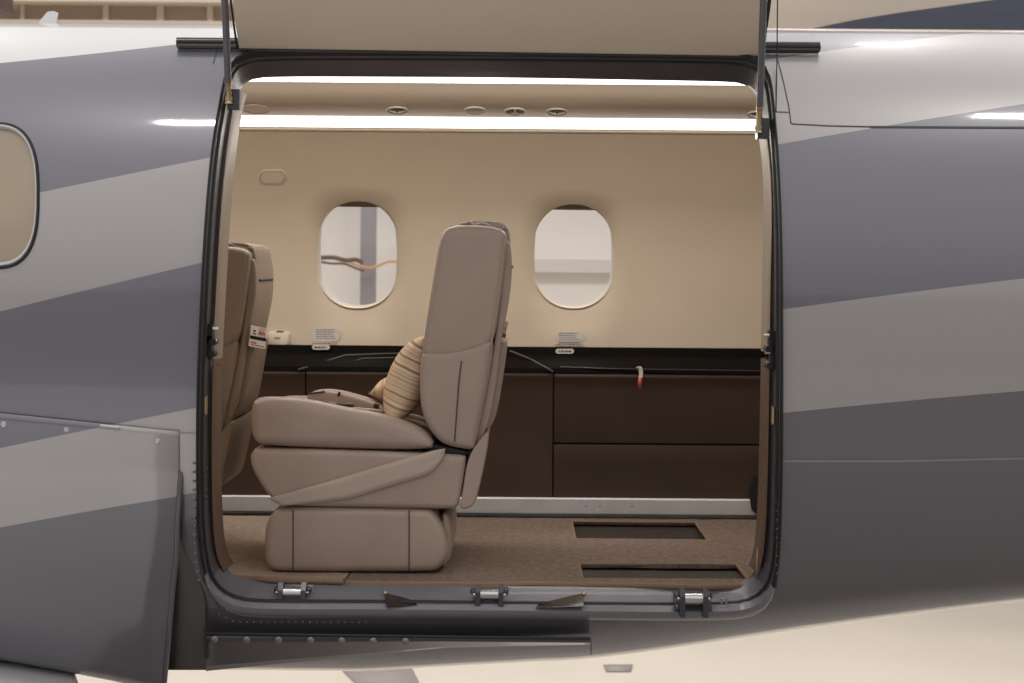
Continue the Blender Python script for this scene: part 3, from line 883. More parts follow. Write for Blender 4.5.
# ------------------------------------------------------------------ carpets
def floor_pt(px, py, z=FZ):
    u, v = px-CX, py-CY
    v2 = -u*sr+v*cr
    d = -z*F/v2
    return at(px, py, d-D)
def carpet(name, poly_x, front, holes, back_y, m_, lift):
    """a slab of carpet, grid cells left out where the cut-outs are"""
    root = thing(name, '', 'carpet', ((poly_x[0]+poly_x[1])/2, .6, H0+FZ))
    xs = sorted(set([poly_x[0], poly_x[1]]+[h[0] for h in holes]+[h[1] for h in holes]+list(np.linspace(poly_x[0], poly_x[1], 20))))
    ys = sorted(set([.0, 1.0]+[(h[2]) for h in holes]+[(h[3]) for h in holes]+list(np.linspace(0, 1, 8))))
    bm = bmesh.new(); vd = {}
    def pos(x, v):
        yf = front(x); y = yf+(back_y-yf)*v
        z = FZ-.0025+(lift+.002)*max(0, min(1, (.42-y)/.10))+.0010*math.sin(x*37)*math.sin(y*29)
        return (x, y, z)
    for i in range(len(xs)-1):
        for j in range(len(ys)-1):
            mx, my = (xs[i]+xs[i+1])/2, (ys[j]+ys[j+1])/2
            if any(h[0] < mx < h[1] and h[2] < my < h[3] for h in holes): continue
            q = []
            for (a, b) in ((i,j),(i+1,j),(i+1,j+1),(i,j+1)):
                if (a, b) not in vd: vd[(a, b)] = bm.verts.new(pos(xs[a], ys[b]))
                q.append(vd[(a, b)])
            bm.faces.new(q)
    r = bmesh.ops.extrude_face_region(bm, geom=bm.faces[:])
    for v in r['geom']:
        if isinstance(v, bmesh.types.BMVert): v.co.z -= .012
    bm.verts.ensure_lookup_table()
    vs = [v.co.copy() for v in bm.verts]; bm.verts.index_update(); fs = [[v.index for v in f.verts] for f in bm.faces]; bm.free()
    o = build('pile', vs, fs, m_, root, sharp=50)
    mb = MB()
    pts = [pos(x, 0) for x in np.linspace(poly_x[0], poly_x[1], 40)]
    mb.tube([Vector(p)+Vector((0, -.002, -.006)) for p in pts], .0085, 8)
    for h in holes:
        P = [pos(h[0], h[2]), pos(h[1], h[2]), pos(h[1], h[3]), pos(h[0], h[3])]
        for a, b in zip(P, P[1:]+P[:1]): mb.tube([Vector(a)+Vector((0,0,-.003)), Vector(b)+Vector((0,0,-.003))], .004, 6)
    mb.out('binding', M['binding'], root)
    return root
xm = floor_pt(345.5, 581)[0]
fr = lambda x: .305+.006*math.sin(x*9)+.004*math.sin(x*23)+.02*max(0, x-.5)
BACK = 1.384
def hole(pa, pb, xa, xb):
    ya, yb = floor_pt(*pa)[1], floor_pt(*pb)[1]
    return (xa, xb, (ya-.31)/(BACK-.31), (yb-.31)/(BACK-.31))
h1 = hole((640, 538), (640, 520.5), floor_pt(574, 530)[0], floor_pt(702, 530)[0])
h2 = hole((660, 578), (660, 562.5), floor_pt(581, 570)[0], floor_pt(742, 570)[0])
c1 = carpet('cabin_carpet', (xm+.002, XR-.05), fr, [h1, h2], BACK, M['carpet'], .003)
c1['label'] = 'brown cabin carpet with two dark rectangular cut-outs and a bound front edge'
fr2 = lambda x: .288+.006*math.sin((x+.1)*9)+.03*max(0, -.60-x)/.1
c2 = carpet('cabin_carpet', (-1.5, xm-.002), fr2, [], BACK, M['carpet_sunlit'], .012)
c2['label'] = 'shorter brown carpet piece under the seat front, its bound edge lapping over the metal sill'

# ------------------------------------------------------------------ seats
def slab(prof, y0, y1, r, seg=5, bulge=0., n=72, nb=4, cap_bulge=0.):
    """prof: closed outline (X, Z) -> cushion with rounded rims"""
    P = resample(prof, n)
    A = sum(P[i][0]*P[(i+1) % n][1]-P[(i+1) % n][0]*P[i][1] for i in range(n))
    if A < 0: P = P[::-1]
    nor = []
    for i in range(n):
        a, b = P[i-2], P[(i+2) % n]
        tx, ty = b[0]-a[0], b[1]-a[1]; L_ = math.hypot(tx, ty) or 1
        nor.append((ty/L_, -tx/L_))
    cx = sum(p[0] for p in P)/n; cz = sum(p[1] for p in P)/n
    rows = []
    lim = []                                  # never inset past the middle of a thin stretch
    for i in range(n):
        ox, oz = P[i]; dx_, dz_ = -nor[i][0], -nor[i][1]; best = 9
        for j in range(n):
            if min((i-j) % n, (j-i) % n) < 3 or (j+1) % n == i: continue
            a, b = P[j], P[(j+1) % n]; ex, ez = b[0]-a[0], b[1]-a[1]; den = dx_*ez-dz_*ex
            if abs(den) < 1e-12: continue
            t = ((a[0]-ox)*ez-(a[1]-oz)*ex)/den; u = ((a[0]-ox)*dz_-(a[1]-oz)*dx_)/den
            if t > 1e-6 and 0 <= u <= 1: best = min(best, t)
        a, b, c_ = P[i-2], P[i], P[(i+2) % n]
        t1 = math.atan2(b[1]-a[1], b[0]-a[0]); t2 = math.atan2(c_[1]-b[1], c_[0]-b[0]); dt = (t2-t1+PI) % (2*PI)-PI
        R_ = math.hypot(c_[0]-a[0], c_[1]-a[1])/2/abs(dt) if abs(dt) > 1e-3 else 9
        lim.append(min(1, .36*best/max(r, 1e-6), .75*R_/max(r, 1e-6) if dt > 0 else 1))
    for _ in range(6): lim = [min(lim[i], (lim[i-1]+lim[i]+lim[(i+1) % n])/3) for i in range(n)]
    def add(ins, y, sc=None): rows.append([Vector((p[0]-q[0]*(ins*l if ins > 0 else ins), y, p[1]-q[1]*(ins*l if ins > 0 else ins))) for p, q, l in zip(P, nor, lim)])
    def addc(k, y):
        rows.append([Vector((cx+((p[0]-q[0]*r)-cx)*k, y, cz+((p[1]-q[1]*r)-cz)*k)) for p, q in zip(P, nor)])
    if cap_bulge:
        for k in (.02, .4, .7, .9): addc(k, y0-cap_bulge*(1-k**2.5))
    for k in range(seg+1):
        a = k/seg*PI/2; add(r*(1-math.sin(a)), y0+r*(1-math.cos(a)))
    for k in range(1, nb):
        f = k/nb; add(-bulge*math.sin(PI*f), y0+r+(y1-y0-2*r)*f)
    for k in range(seg+1):
        a = PI/2-k/seg*PI/2; add(r*(1-math.sin(a)), y1-r*(1-math.cos(a)))
    if cap_bulge:
        for k in (.9, .7, .4, .02): addc(k, y1+cap_bulge*(1-k**2.5))
    mb = MB(); mb.grid(rows, closed=True)
    mb.add(rows[0], [tuple(range(n))]); mb.add(rows[-1], [tuple(range(n))[::-1]])
    return mb
def seat(label, y0, dx, kz, leather, wk=1.0):
    ytr = .455                     # depth at which the outlines were traced
    def tr(pts, ch=2, smooth=True):
        q = chaikin(pts, ch) if smooth else pts
        out = []
        for p in q:
            X, _, Z = at(p[0], p[1], ytr)
            if Z > -.35: Z = -.35+(Z+.35)*kz
            out.append((X+dx, Z))
        return out
    def P3(px, py, y):
        X, _, Z = at(px, py, ytr)
        if Z > -.35: Z = -.35+(Z+.35)*kz
        return Vector((X+dx, y, Z))
    sx = at(360, 500, ytr)[0]+dx
    root = thing('passenger_seat', label, 'seat', (sx, y0+.25, H0+FZ), 'cabin seats')
    m_ = M[leather]
    W = .50
    base = [(266,545),(266,528),(271,513),(279,507),(288,505.5),(350,505.5),(425,507),(432,508),(440,518),(448,537),(449,555),(442,565),(436,570),(400,570.4),(290,570.4),(272,569),(266,560)]
    mb = slab(tr(base), y0+.0, y0+.42*wk, .022); b_ = mb.out('base_cover', m_, root)
    for x in (295, 410):
        mb = MB(); mb.tube([P3(x, y, y0-.0012) for y in (508, 530, 550, 568)], .0018, 6); mb.out('base_seam', M['seam'], b_)
    # bent skirt at the back of the base
    mb = slab(tr([(440,516),(447,512),(452,525),(452,556),(446,566),(440,568)]), y0+.04, y0+.40*wk, .02); mb.out('rear_skirt', m_, root)
    shell = [(252.5,450),(252,460),(255,470),(262,482),(270,494),(280,502),(295,504.5),(380,506),(456,507.5),(459,506),(467,457),(466,454),(440,452.5),(350,449),(258,447)]
    mb = slab(tr(shell), y0-.004, y0+.50*wk, .016); sh = mb.out('seat_pan', m_, root)
    cush = [(254,440),(252,425),(252,408),(255,399),(264,396),(290,396.5),(312,399),(345,406.5),(385,413),(415,423),(430,434),(436,444),(430,449.5),(350,448.5),(265,445.5)]
    mb = slab(tr(cush), y0-.004, y0+.50*wk, .035, bulge=.006); mb.v = [Vector((v[0], v[1], v[2]-.034*min(1, max(0, (v[1]-y0-.03)/.16))*min(1, max(0, (v[2]-P3(0, 447, y0).z)/.10)))) for v in mb.v]; mb.out('seat_cushion', m_, root)
    mb = MB(); mb.tube([P3(x, y, y0+.012) for x, y in ((262,400),(290,400.5),(312,403),(345,410.5),(385,417),(413,427),(428,438))], .003, 6); mb.out('cushion_piping', m_, root)
    lum = [(420.5,362),(420,385),(421,405),(426,422),(436,437),(445,444),(458,447),(471,449),(475,447),(479,430),(488,385),(494.5,343),(490,339),(470,346),(445,351),(424,349)]
    mb = slab(tr(lum), y0-.003, y0+.48*wk, .022, bulge=.008); lb = mb.out('lumbar_cushion', m_, root)
    mb = MB(); mb.tube([P3(x, y, y0-.0045) for x, y in ((462,360),(459,385),(457,415),(455,440))], .0018, 6); mb.out('lumbar_seam', M['seam'], lb)
    back = [(450,226),(441,234),(436,262),(430,300),(424,340),(421.5,354),(430,357),(445,359),(470,353.5),(494,345),(500,305),(505,265),(507.5,236),(503,229),(480,225)]
    mb = slab(tr(back), y0, y0+.48*wk, .022, bulge=.006); bk = mb.out('backrest', m_, root)
    mb = MB(); mb.tube([P3(x, y, y0+.008) for x, y in ((505,236),(502.5,265),(497.5,305),(491,345))], .003, 6); mb.out('back_piping', m_, root)
    head = [(461,227),(458,223.5),(468,220.5),(490,220),(505,223),(510,231),(511,262),(507,266),(500,262),(500,235),(490,229)]
    mb = slab(tr(head), y0+.05, y0+.43*wk, .005); hd = mb.out('headrest', m_, root)
    mb = MB(); mb.tube([P3(x, y, y0+.045) for x, y in ((460,225),(470,222.5),(474,226),(482,223.5),(492,228),(501,230),(505,227))], .006, 8); mb.out('headrest_strap', m_, root)
    shl = [(503,240),(509,238),(512,255),(511.5,285),(506,318),(500.5,345),(497,380),(490,420),(484,434),(478,446),(474,440),(480,420),(488,380),(495,340),(500,300)]
    mb = slab(tr(shl), y0+.03, y0+.45*wk, .007); sb = mb.out('back_shell', m_, root)
    pk = [(497,344),(508,341),(507,352),(502,385),(497,415),(490,430),(484,432),(490,395)]
    mb = slab(tr(pk), y0+.07, y0+.41*wk, .008); pkt = mb.out('seat_pocket', m_, root)
    sk = [(468,455),(484,433),(489.5,432),(487.5,450),(480,485),(475,503),(468,507),(459.5,507),(463,490)]
    mb = slab(tr(sk), y0+.0, y0+.46*wk, .006); mb.out('lower_skirt', m_, root)
    # recline crevice and dark hinge between cushion and back
    mb = slab(tr([(428,443),(450,447),(470,451),(466,455),(440,453),(426,450)], 1), y0+.02, y0+.46*wk, .002); mb.out('recline_hinge', M['black'], root)
    # webbing strap draped over the near side
    up_ = resample([(446,446.5),(434,448.5),(420,452.5),(380,464),(330,479),(300,487.5),(270,496)], 26, False)
    lo_ = resample([(445,453),(440,462),(431,472),(412,477.5),(385,486),(350,497),(284,503.5)], 26, False)
    rows = []
    for a, b, k in zip(up_, lo_, range(26)):
        rows.append([P3(a[0]+(b[0]-a[0])*q/4, a[1]+(b[1]-a[1])*q/4, y0-.0085) for q in range(5)])
    mb = MB(); mb.grid(rows); mb.out('belt_strap', M['strap'], root, solid=.002)
    # buckle halves lying on the cushion, and the folded inboard armrest
    def A(x, y, q): k = (q+D)/(ytr+D); return (512+(x-512)*k, 265+(y-265)*k)
    def PA(x, y, q): return P3(*A(x, y, q), q)
    zt_ = .42+.16
    sh_ = y0-.42
    def Q(x, y, q): v = PA(x, y, q); v.y += sh_; return v
    pts = [Q(x, y, zt_) for x, y in ((329,403.5),(337,405.5),(345,407.5),(362,411),(376,412.5))]
    mb = MB(); mb.tube(pts, [.006, .004, .010, .006, .005], 8); mb.box(pts[2]+Vector((0, 0, .004)), .050, .04, .014); mb.out('belt_buckle', M['blackgloss'], root)
    mb = MB(); mb.tube([Q(318.5, 403, zt_-.06), Q(320, 403.5, zt_-.05)], .006, 8); mb.out('belt_button', M['black'], root)
    mb = MB(); mb.grid([[Q(x, y, zt_-.03), Q(x, y-.8, zt_+.03)] for x, y in ((347,407.8),(360,409),(375,410.5),(384,412))]); mb.out('lap_belt', M['strap'], root, solid=.004)
    aq = .42+.26
    arm = [A(x, y, aq) for x, y in [(306,399),(308,394),(318,391.3),(334,391.5),(352,396),(372,402),(384,409),(384,415),(360,411.5),(330,406),(312,402.5)]]
    mb = slab(tr(arm), y0+.26, y0+.36, .010); am = mb.out('armrest', m_, root)
    for (xa, ya, xb, yb, r_, nm) in ((338, 393.5, 340, 394.3, .007, 'armrest_button'), (309, 393.6, 325, 391.6, .0025, 'armrest_slot'), (374, 405, 379, 407, .007, 'armrest_pivot')):
        mb = MB(); mb.tube([Q(xa, ya, aq-.003), Q(xb, yb, aq-.003)], r_, 8); mb.out(nm, M['black'], am)
    mb = MB(); mb.tube([P3(512, 267, y0+.10*wk), P3(512, 267, y0+.40*wk)], .004, 6); mb.out('headrest_gap', M['black'], hd)
    mb = MB(); mb.tube([P3(504.8, 346.5, y0+.085), P3(504.8, 346.5, y0+.39*wk)], .0035, 8); mb.out('pocket_hem', M['seam'], pkt)
    return root, P3
s1, P1 = seat('taupe leather seat in the middle of the doorway with striped pillows on its cushion', .42, 0, 1.0, 'leather')
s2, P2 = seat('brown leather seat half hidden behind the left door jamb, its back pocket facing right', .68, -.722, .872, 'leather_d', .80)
def card(label, pts, P, y, red):
    mb = MB()
    # pts: lower-left, upper-left (pixel-space of the seat trace), card facing the rear of the seat
    a, b = P(*pts[0], y), P(*pts[1], y)
    w = .105; up_ = (b-a); n_ = Vector((1, 0, .1))
    side = Vector((0, 1, 0))*w
    th = Vector((.0015, 0, 0))
    q = lambda s, t, e: a+side*s+up_*t+Vector((e, 0, 0))
    mb.add([q(0,0,-.001), q(1,0,-.001), q(1,1,-.001), q(0,1,-.001), q(0,0,.001), q(1,0,.001), q(1,1,.001), q(0,1,.001)], [(0,3,2,1),(4,5,6,7),(0,1,5,4),(1,2,6,5),(2,3,7,6),(3,0,4,7)], 0)
    def rect(s0, s1, t0, t1, mi, e=.0016): mb.add([q(s0,t0,e), q(s1,t0,e), q(s1,t1,e), q(s0,t1,e)], [(0,1,2,3)], mi)
    rect(0, 1, .42, .56, 1)
    for s in (.52, .60, .68, .76): rect(s, s+.05, .66+.05*((s*50) % 2 > 1), .86, 2)
    rect(.1, .25, .78, .86, 1); rect(.1, .34, .66, .69, 1); rect(.1, .5, .22, .3, 2); rect(.62, .95, .93, .96, 2)
    rect(.1, .9, .1, .13, 1)
    # near edge band too
    mb.add([a+up_*.42+Vector((-.0012, -.0004, 0)), a+up_*.56+Vector((-.0012, -.0004, 0)), a+up_*.56+Vector((.0012, -.0004, 0)), a+up_*.42+Vector((.0012, -.0004, 0))], [(0,1,2,3)], 1)
    o = mb.out('safety_card', [M['card'], M['blackgloss'], M['red']], None, smooth=False)
    tag(o, label, 'card')
    return o
def card2(label, corners, y, depth_dx):
    """a card leaning out of a pocket: corners in the photograph (ll, lr, ur, ul), turned towards the aisle"""
    mb = MB()
    ll, lr, ur, ul = [Vector(at(p[0], p[1], y+(depth_dx if k in (1, 2) else 0))) for k, p in enumerate(corners)]
    q = lambda s, t, e=0: (ll*(1-s)+lr*s)*(1-t)+(ul*(1-s)+ur*s)*t+Vector((e, -e, 0))
    def rect(s0, s1, t0, t1, mi, e): mb.add([q(s0,t0,e), q(s1,t0,e), q(s1,t1,e), q(s0,t1,e)], [(0,1,2,3)], mi)
    mb.add([q(0,0,-.0008), q(1,0,-.0008), q(1,1,-.0008), q(0,1,-.0008), q(0,0,.0008), q(1,0,.0008), q(1,1,.0008), q(0,1,.0008)], [(0,3,2,1),(4,5,6,7),(0,1,5,4),(1,2,6,5),(2,3,7,6),(3,0,4,7)], 0)
    rect(0, 1, .36, .52, 1, .0014)
    rect(.16, .3, .72, .80, 1, .0014); rect(.1, .35, .6, .64, 1, .0014)
    for k, s in enumerate((.50, .58, .67, .76, .84)): rect(s, s+.045, .58+.05*(k % 2), .86-.07*((k+1) % 2), 2, .0014)
    rect(.48, .9, .68, .73, 2, .0014); rect(.1, .42, .16, .24, 2, .0014); rect(.5, .95, .90, .93, 2, .0014); rect(.1, .9, .08, .11, 1, .0014)
    o = mb.out('safety_card', [M['card'], M['blackgloss'], M['red']], None, smooth=False)
    return tag(o, label, 'card')
card2('white safety card with red print and black band in the left seat\'s back pocket', [(248.5,346),(265,349),(267,328.5),(251,325)], .70, .08)
card2('white safety card edge with black band sticking out of the middle seat\'s pocket', [(497.5,346),(503,347.5),(508,322),(503.5,319.5)], .60, .10)

# ------------------------------------------------------------------ pillows
def pillow_mat(name, axis, scale, off):
    m, N, L, p = nt(name)
    tc = N.new('ShaderNodeTexCoord'); sp = N.new('ShaderNodeSeparateXYZ'); L.new(tc.outputs['Object'], sp.inputs[0])
    w2 = N.new('ShaderNodeTexNoise'); w2.inputs['Scale'].default_value = 7; L.new(tc.outputs['Object'], w2.inputs['Vector'])
    ma = N.new('ShaderNodeMath'); ma.operation = 'MULTIPLY_ADD'; L.new(w2.outputs['Fac'], ma.inputs[0]); ma.inputs[1].default_value = .012; L.new(sp.outputs[axis], ma.inputs[2])
    n = N.new('ShaderNodeTexNoise'); n.noise_dimensions = '1D'; n.inputs['Scale'].default_value = scale; n.inputs['Detail'].default_value = 2; n.inputs['Roughness'].default_value = .6
    ad = N.new('ShaderNodeMath'); ad.operation = 'ADD'; L.new(ma.outputs[0], ad.inputs[0]); ad.inputs[1].default_value = off
    L.new(ad.outputs[0], n.inputs['W'])
    r = N.new('ShaderNodeValToRGB'); cr_ = r.color_ramp
    cols = [(.0, (.20, .115, .065)), (.34, (.30, .18, .10)), (.42, (.52, .35, .21)), (.52, (.72, .54, .37)), (.60, (.60, .42, .26)), (.68, (.78, .62, .46))]
    cr_.elements[0].position = 0; cr_.elements[0].color = (*cols[0][1], 1); cr_.elements[1].position = cols[1][0]; cr_.elements[1].color = (*cols[1][1], 1)
    for pos, c in cols[2:]:
        e = cr_.elements.new(pos); e.color = (*c, 1)
    L.new(n.outputs['Fac'], r.inputs['Fac']); L.new(r.outputs['Color'], p.inputs['Base Color']); p.inputs['Roughness'].default_value = .85
    b = N.new('ShaderNodeBump'); b.inputs['Strength'].default_value = .3; b.inputs['Distance'].default_value = .003
    L.new(n.outputs['Fac'], b.inputs['Height']); L.new(b.outputs['Normal'], p.inputs['Normal'])
    return m
def pillow(label, m_, a, b, T, depth, yc, twist=0):
    """a, b: the two ends (X, Z) of the pillow seen edge-on"""
    A, B = Vector((a[0], 0, a[1])), Vector((b[0], 0, b[1]))
    c = (A+B)/2; L_ = (B-A).length
    n = 20; top = []; bot = []
    for i in range(n+1):
        for j in range(n+1):
            s, t = -1+2*i/n, -1+2*j/n
            pin = 1-.10*(1-abs(s)**2)*abs(t)**3
            pin2 = 1-.10*(1-abs(t)**2)*abs(s)**3
            h = T/2*((1-s**2)*(1-t**2))**.55 if abs(s) < 1 and abs(t) < 1 else 0
            x, y = t*depth/2*pin, s*L_/2*pin2
            top.append((h, x, y)); bot.append((-h, x, y))
    vs = top+bot; fs = []
    for i in range(n):
        for j in range(n):
            q = i*(n+1)+j
            fs.append((q, q+1, q+n+2, q+n+1)); fs.append(tuple(k+(n+1)**2 for k in (q, q+n+1, q+n+2, q+1)))
    me = bpy.data.meshes.new('pillow'); me.from_pydata(vs, [], fs); me.materials.append(m_)
    bm = bmesh.new(); bm.from_mesh(me); bmesh.ops.remove_doubles(bm, verts=bm.verts, dist=1e-5); bmesh.ops.recalc_face_normals(bm, faces=bm.faces)
    for f in bm.faces: f.smooth = True
    bm.to_mesh(me); bm.free()
    o = bpy.data.objects.new('pillow', me); C.objects.link(o)
    ang = math.atan2((B-A).x, (B-A).z)
    o.matrix_world = Matrix.Translation((c.x, yc, c.z+H0)) @ Matrix.Rotation(ang, 4, 'Y') @ Matrix.Rotation(twist, 4, 'X')
    tag(o, label, 'pillow', 'striped pillows on the seat')
    return o
pa, pb = at(392, 421, .6), at(428, 334, .6)
pillow('larger tan striped pillow leaning against the seat back, in front of the other pillow', pillow_mat('tan_stripes', 2, 120, 3.1), (pa[0], pa[2]), (pb[0], pb[2]), .118, .27, .58)
pa, pb = at(371, 391, .82), at(446, 388, .82)
pillow('striped pillow behind the larger one, only its pointed corner showing', pillow_mat('tan_stripes_b', 2, 95, 7.7), (pa[0], pa[2]), (pb[0], pb[2]), .096, .17, .815, .0)

# pull tag hanging from the side panel
pts = [(638,367),(640.5,368),(641.5,373),(641,378)]
rows = []
for x, y in chaikin(pts, 1, False): rows.append([at(x-2.2, y+.5, 1.395), at(x+1.5, y-.5, 1.39)])
mb = MB(); mb.grid(rows, 0); k0 = len(rows)
mb.grid([[at(638.5, 377.5, 1.392), at(642.5, 377.5, 1.390)], [at(638, 382, 1.390), at(641.8, 382, 1.388)], [at(637.8, 388.5, 1.392), at(641.5, 389, 1.390)]], 1)
tg = mb.out('pull_tag', [M['pill'], M['red']], None, solid=.003); tag(tg, 'small white and red pull tag hanging on the dark side panel', 'tag')

# ------------------------------------------------------------------ hangar
def struct(o): o['kind'] = 'structure'; return o
M['hfloor'] = mat('hangar_floor', (.74, .665, .56), .35, noise=.05, nscale=1.2, coat=.3)
M['hwall'] = mat('hangar_wall', (.82, .78, .75), .7, noise=.03, nscale=1)
M['hwall_t'] = mat('hangar_wall_tan', (.45, .35, .27), .7, noise=.06, nscale=1.5)
M['beam'] = mat('tan_beam', (.66, .57, .48), .6)
M['dkbeam'] = mat('dark_beam', (.12, .09, .075), .6)
M['orange'] = mat('orange_beam', (.80, .38, .04), .5)
M['grey'] = mat('grey_column', (.28, .26, .28), .5)
M['girt'] = mat('white_girt', (.68, .64, .615), .6)
M['mark'] = mat('floor_paint_grey', (.34, .31, .29), .4)
M['floor_dimmed'] = mat('dimmed_front_floor', (.36, .325, .30), .5, noise=.15, nscale=.8)  # unseen front floor, coloured darker to dim its reflection in the lower fuselage
M['front'] = mat('front_wall', (.22, .21, .22), .8, noise=.25, nscale=.35)
def hbox(name, x0, x1, y0, y1, z0, z1, m_, st=True):
    mb = MB(); mb.box(((x0+x1)/2, (y0+y1)/2, (z0+z1)/2-H0), x1-x0, y1-y0, z1-z0)
    o = mb.out(name, M[m_] if isinstance(m_, str) else m_, None, smooth=False)
    return struct(o) if st else o
hbox('floor', -16, 16, 2.2, 12, -.1, 0, 'hfloor')
hbox('floor_front_dimmed', -16, 16, -14, 2.2, -.1, 0, 'floor_dimmed')
YB = 10.0
hbox('wall_back', -16, 16, YB, YB+.1, 0, 4.1, 'hwall')
hbox('wall_back_upper', -16, 16, YB+.1, YB+.2, 4.0, 8, 'hwall_t')
hbox('wall_front', -16, 16, -14.1, -14, 0, 3.4, 'front')
def zpx(py, y): return pz(py, y)+H0
hbox('girt_upper', -16, 16, YB-.25, YB, zpx(9.5, YB), zpx(2.2, YB), 'beam')
hbox('girt_lower', -16, 16, YB-.10, YB, zpx(31, YB), zpx(25, YB), 'beam')
hbox('girt_middle', at(420, 265, YB)[0], 16, YB-.10, YB, zpx(272, YB), zpx(259, YB), 'girt')
for x0, x1 in ((22, 26), (104, 110), (158, 165), (208, 214)):
    hbox('post', at(x0, 15, YB)[0], at(x1, 15, YB)[0], YB-.05, YB+.1, zpx(26, YB), zpx(8, YB), 'beam')
hbox('niche_panel', at(18, 15, YB)[0], at(240, 15, YB)[0], YB-.02, YB+.02, zpx(27, YB), zpx(9, YB), 'hwall_t')
hbox('beam_dark', -12, at(13, 10, 9)[0], 8.6, 9.0, zpx(19, 9), zpx(-20, 9), 'dkbeam')
hbox('beam_crane', at(148, 0, 8.5)[0], at(700, 0, 8.5)[0], 8.3, 8.5, zpx(1.8, 8.5), zpx(-14, 8.5), 'orange')
hbox('column', at(361.5, 250, 9.6)[0], at(375.5, 250, 9.6)[0], 9.5, 9.7, 0, 4.1, 'grey')
hbox('floor_marking', -2, -1, 4, 5, 0, .002, 'mark').name = 'floor_marking'
o = bpy.data.objects['floor_marking']
def gpt(px, py): return floor_pt(px, py, -H0+.004)
def decal(name, pts):
    vs = [gpt(*p) for p in pts]; o = build(name, vs, [tuple(range(len(vs)))], M['mark'], None, solid=.002); struct(o)
bpy.data.objects.remove(o)
decal('floor_marking', [(334, 662), (409, 662), (428, 700), (372, 700)])
decal('floor_hatch', [(603, 664.5), (633, 664.5), (631, 671.5), (606, 671.5)])
# cords strung along the wall, seen through the left window
YC_ = 9.4
M['cord_o'] = mat('orange_cord', (.62, .36, .18), .6); M['cord_d'] = mat('dark_cord', (.13, .085, .06), .6)
for pts, r_, m_, lb in (([(240,252),(322,257),(340,258),(352,263),(362,267),(372,268),(380,265),(388,261),(398,262),(470,258)], .011, 'cord_o', 'thin orange cord strung along the hangar wall, seen through the left cabin window'),
                   ([(240,255),(318,258),(334,257),(346,261),(356,259),(363,263)], .018, 'cord_d', 'upper dark cord left of the grey column, seen through the left cabin window'),
                   ([(240,268),(318,261),(332,264),(344,263),(355,268),(364,271)], .010, 'cord_d', 'lower thin dark cord left of the grey column, seen through the left cabin window')):
    mb = MB(); mb.tube([at(x, y, YC_) for x, y in chaikin(pts, 2, False)], r_, 8)
    YC_ -= .1
    tag(mb.out('hanging_cord', M[m_], None), lb, 'cord', 'cords on the hangar wall')
# another airplane standing behind
def bg_plane():
    r = thing('airplane', 'cream airplane with a dark blue stripe standing behind, top right', 'airplane', (4.5, 6, 0))
    V = []; xs = np.linspace(1.0, 10, 40)
    rows = []
    for x in xs:
        k = min(1, .15+math.sqrt(max(0, (x-1.0)/1.0))*.85)
        rows.append([Vector((x, 6-1.1*k*math.cos(t), 1.75+1.1*k*math.sin(t))) for t in np.linspace(0, 2*PI, 48, endpoint=False)])
    mb = MB(); mb.grid(rows, closed=True); mb.add(rows[0], [tuple(range(48))]); mb.add(rows[-1], [tuple(range(48))[::-1]])
    m, N, L, p = nt('cream_blue_paint')
    tc = N.new('ShaderNodeTexCoord'); sp = N.new('ShaderNodeSeparateXYZ'); L.new(tc.outputs['Object'], sp.inputs[0])
    # stripe edge through the two points seen in the photograph
    a, b = at(826, 30, 5.3), at(1020, 0, 5.1)
    sl = (b[2]-a[2])/(b[0]-a[0])
    ma = N.new('ShaderNodeMath'); ma.operation = 'MULTIPLY_ADD'; L.new(sp.outputs[0], ma.inputs[0]); ma.inputs[1].default_value = sl; ma.inputs[2].default_value = a[2]-sl*a[0]+H0
    lt = N.new('ShaderNodeMath'); lt.operation = 'LESS_THAN'; L.new(sp.outputs[2], lt.inputs[0]); L.new(ma.outputs[0], lt.inputs[1])
    mx = N.new('ShaderNodeMix'); mx.data_type = 'RGBA'; mx.inputs[6].default_value = (.66, .58, .50, 1); mx.inputs[7].default_value = (.10, .11, .16, 1)
    L.new(lt.outputs[0], mx.inputs[0]); L.new(mx.outputs[2], p.inputs['Base Color']); p.inputs['Roughness'].default_value = .3; p.inputs['Coat Weight'].default_value = .6
    mb.out('fuselage', m, r)
    for x, yy in ((9.6, 6), (7.6, 5.2), (7.6, 6.8)):
        mb = MB(); mb.tube([(x, yy, 1.0), (x, yy, -H0+.25)], .06, 10); lg = mb.out('landing_gear', M['steel'], r)
        mb = MB(); mb.tube([(x, yy-.1, -H0+.26), (x, yy+.1, -H0+.26)], .26, 24); mb.out('tyre', M['black'], lg)
bg_plane()
# landing gear of the near airplane
for x, yy in ((-3.6, YC), (-3.4, -2.2), (-3.4, YC+3.0)):
    mb = MB(); mb.tube([(x, yy, -1.0), (x, yy, -H0+.25)], .05, 10); lg = mb.out('landing_gear', M['steel'], plane)
    mb = MB(); mb.tube([(x, yy-.08, -H0+.24), (x, yy+.08, -H0+.24)], .24, 24); mb.out('tyre', M['black'], lg)

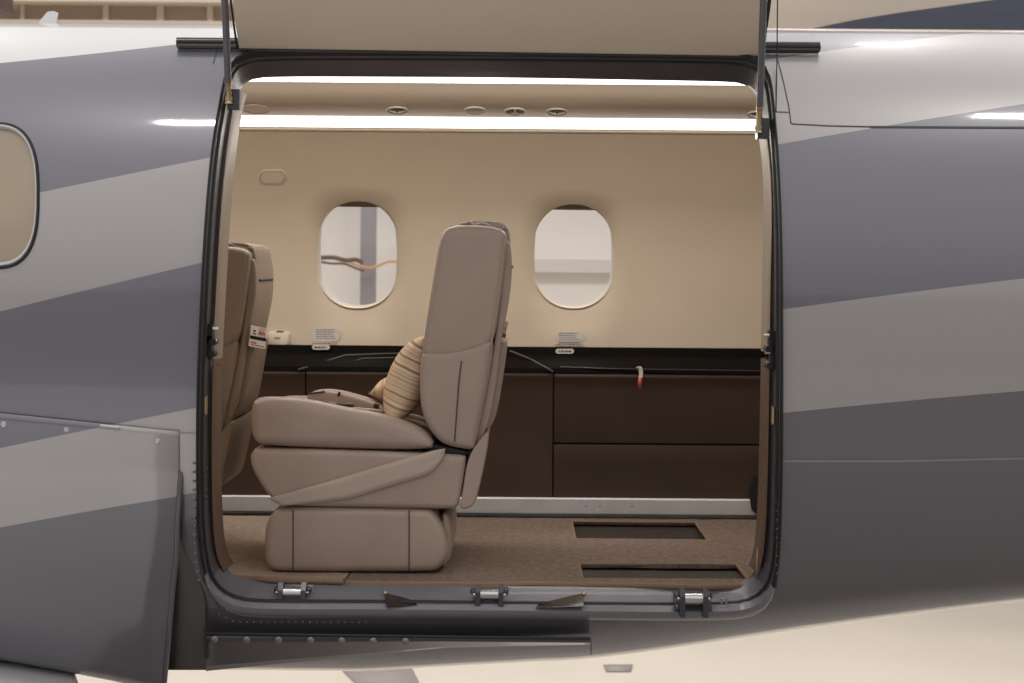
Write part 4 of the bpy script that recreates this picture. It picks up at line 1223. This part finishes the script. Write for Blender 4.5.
# ------------------------------------------------------------------ light
def area(name, loc, rot, sx, sy, e, col=(1, .96, .90)):
    l = bpy.data.lights.new(name, 'AREA'); l.shape = 'RECTANGLE'; l.size = sx; l.size_y = sy; l.energy = e; l.color = col
    o = bpy.data.objects.new(name, l); C.objects.link(o); o.location = loc; o.rotation_euler = rot
    return o
# cabin strip lights
area('cabin_light', (-.5, 1.24, H0+.40), (rad(-35), 0, 0), 3.0, .05, 8.0, (1, .94, .87))
area('cabin_light', (-.5, .95, H0+.585), (0, 0, 0), 3.0, .10, 11.5, (1, .94, .87))
# hangar lamps overhead
def lamp_for(px, py, z):
    x, t = pix(px, py); p = sec(x, t); n_ = secn(x, t)
    v = (Vector((0, -D, 0))-p).normalized(); r = n_*(2*n_.dot(v))-v
    k = (z-p.z)/r.z; q = p+r*k
    return q.x, q.y
LZ = 3.8
for px, py in ((193, 123), (888, 44), (1010, 116)):
    x, y = lamp_for(px, py, LZ); area('hangar_lamp', (x, y, H0+LZ), (0, 0, 0), .30, .14, 22)
for x in (-5, 0, 5):
    area('hangar_lamp', (x, 5.0, H0+5), (0, 0, 0), 2.5, 1.2, 120)
w = bpy.data.worlds.new('world'); bpy.context.scene.world = w; w.use_nodes = True
N, L = w.node_tree.nodes, w.node_tree.links
tc = N.new('ShaderNodeTexCoord'); sp = N.new('ShaderNodeSeparateXYZ'); L.new(tc.outputs['Generated'], sp.inputs[0])
mr = N.new('ShaderNodeMapRange'); mr.inputs[1].default_value = -1; L.new(sp.outputs[2], mr.inputs[0])
r = N.new('ShaderNodeValToRGB'); L.new(mr.outputs[0], r.inputs['Fac'])
els = r.color_ramp.elements
els[0].position = .0; els[0].color = (.38, .36, .345, 1); els[1].position = 1; els[1].color = (.56, .55, .545, 1)
for p_, c_ in ((.50, (.28, .28, .285)), (.58, (.33, .33, .335)), (.72, (.51, .50, .505))):
    e = els.new(p_); e.color = (*c_, 1)
L.new(r.outputs['Color'], N['Background'].inputs['Color']); N['Background'].inputs['Strength'].default_value = 1.65
sc = bpy.context.scene
sc.view_settings.view_transform = 'Standard'; sc.view_settings.look = 'None'; sc.view_settings.exposure = 0
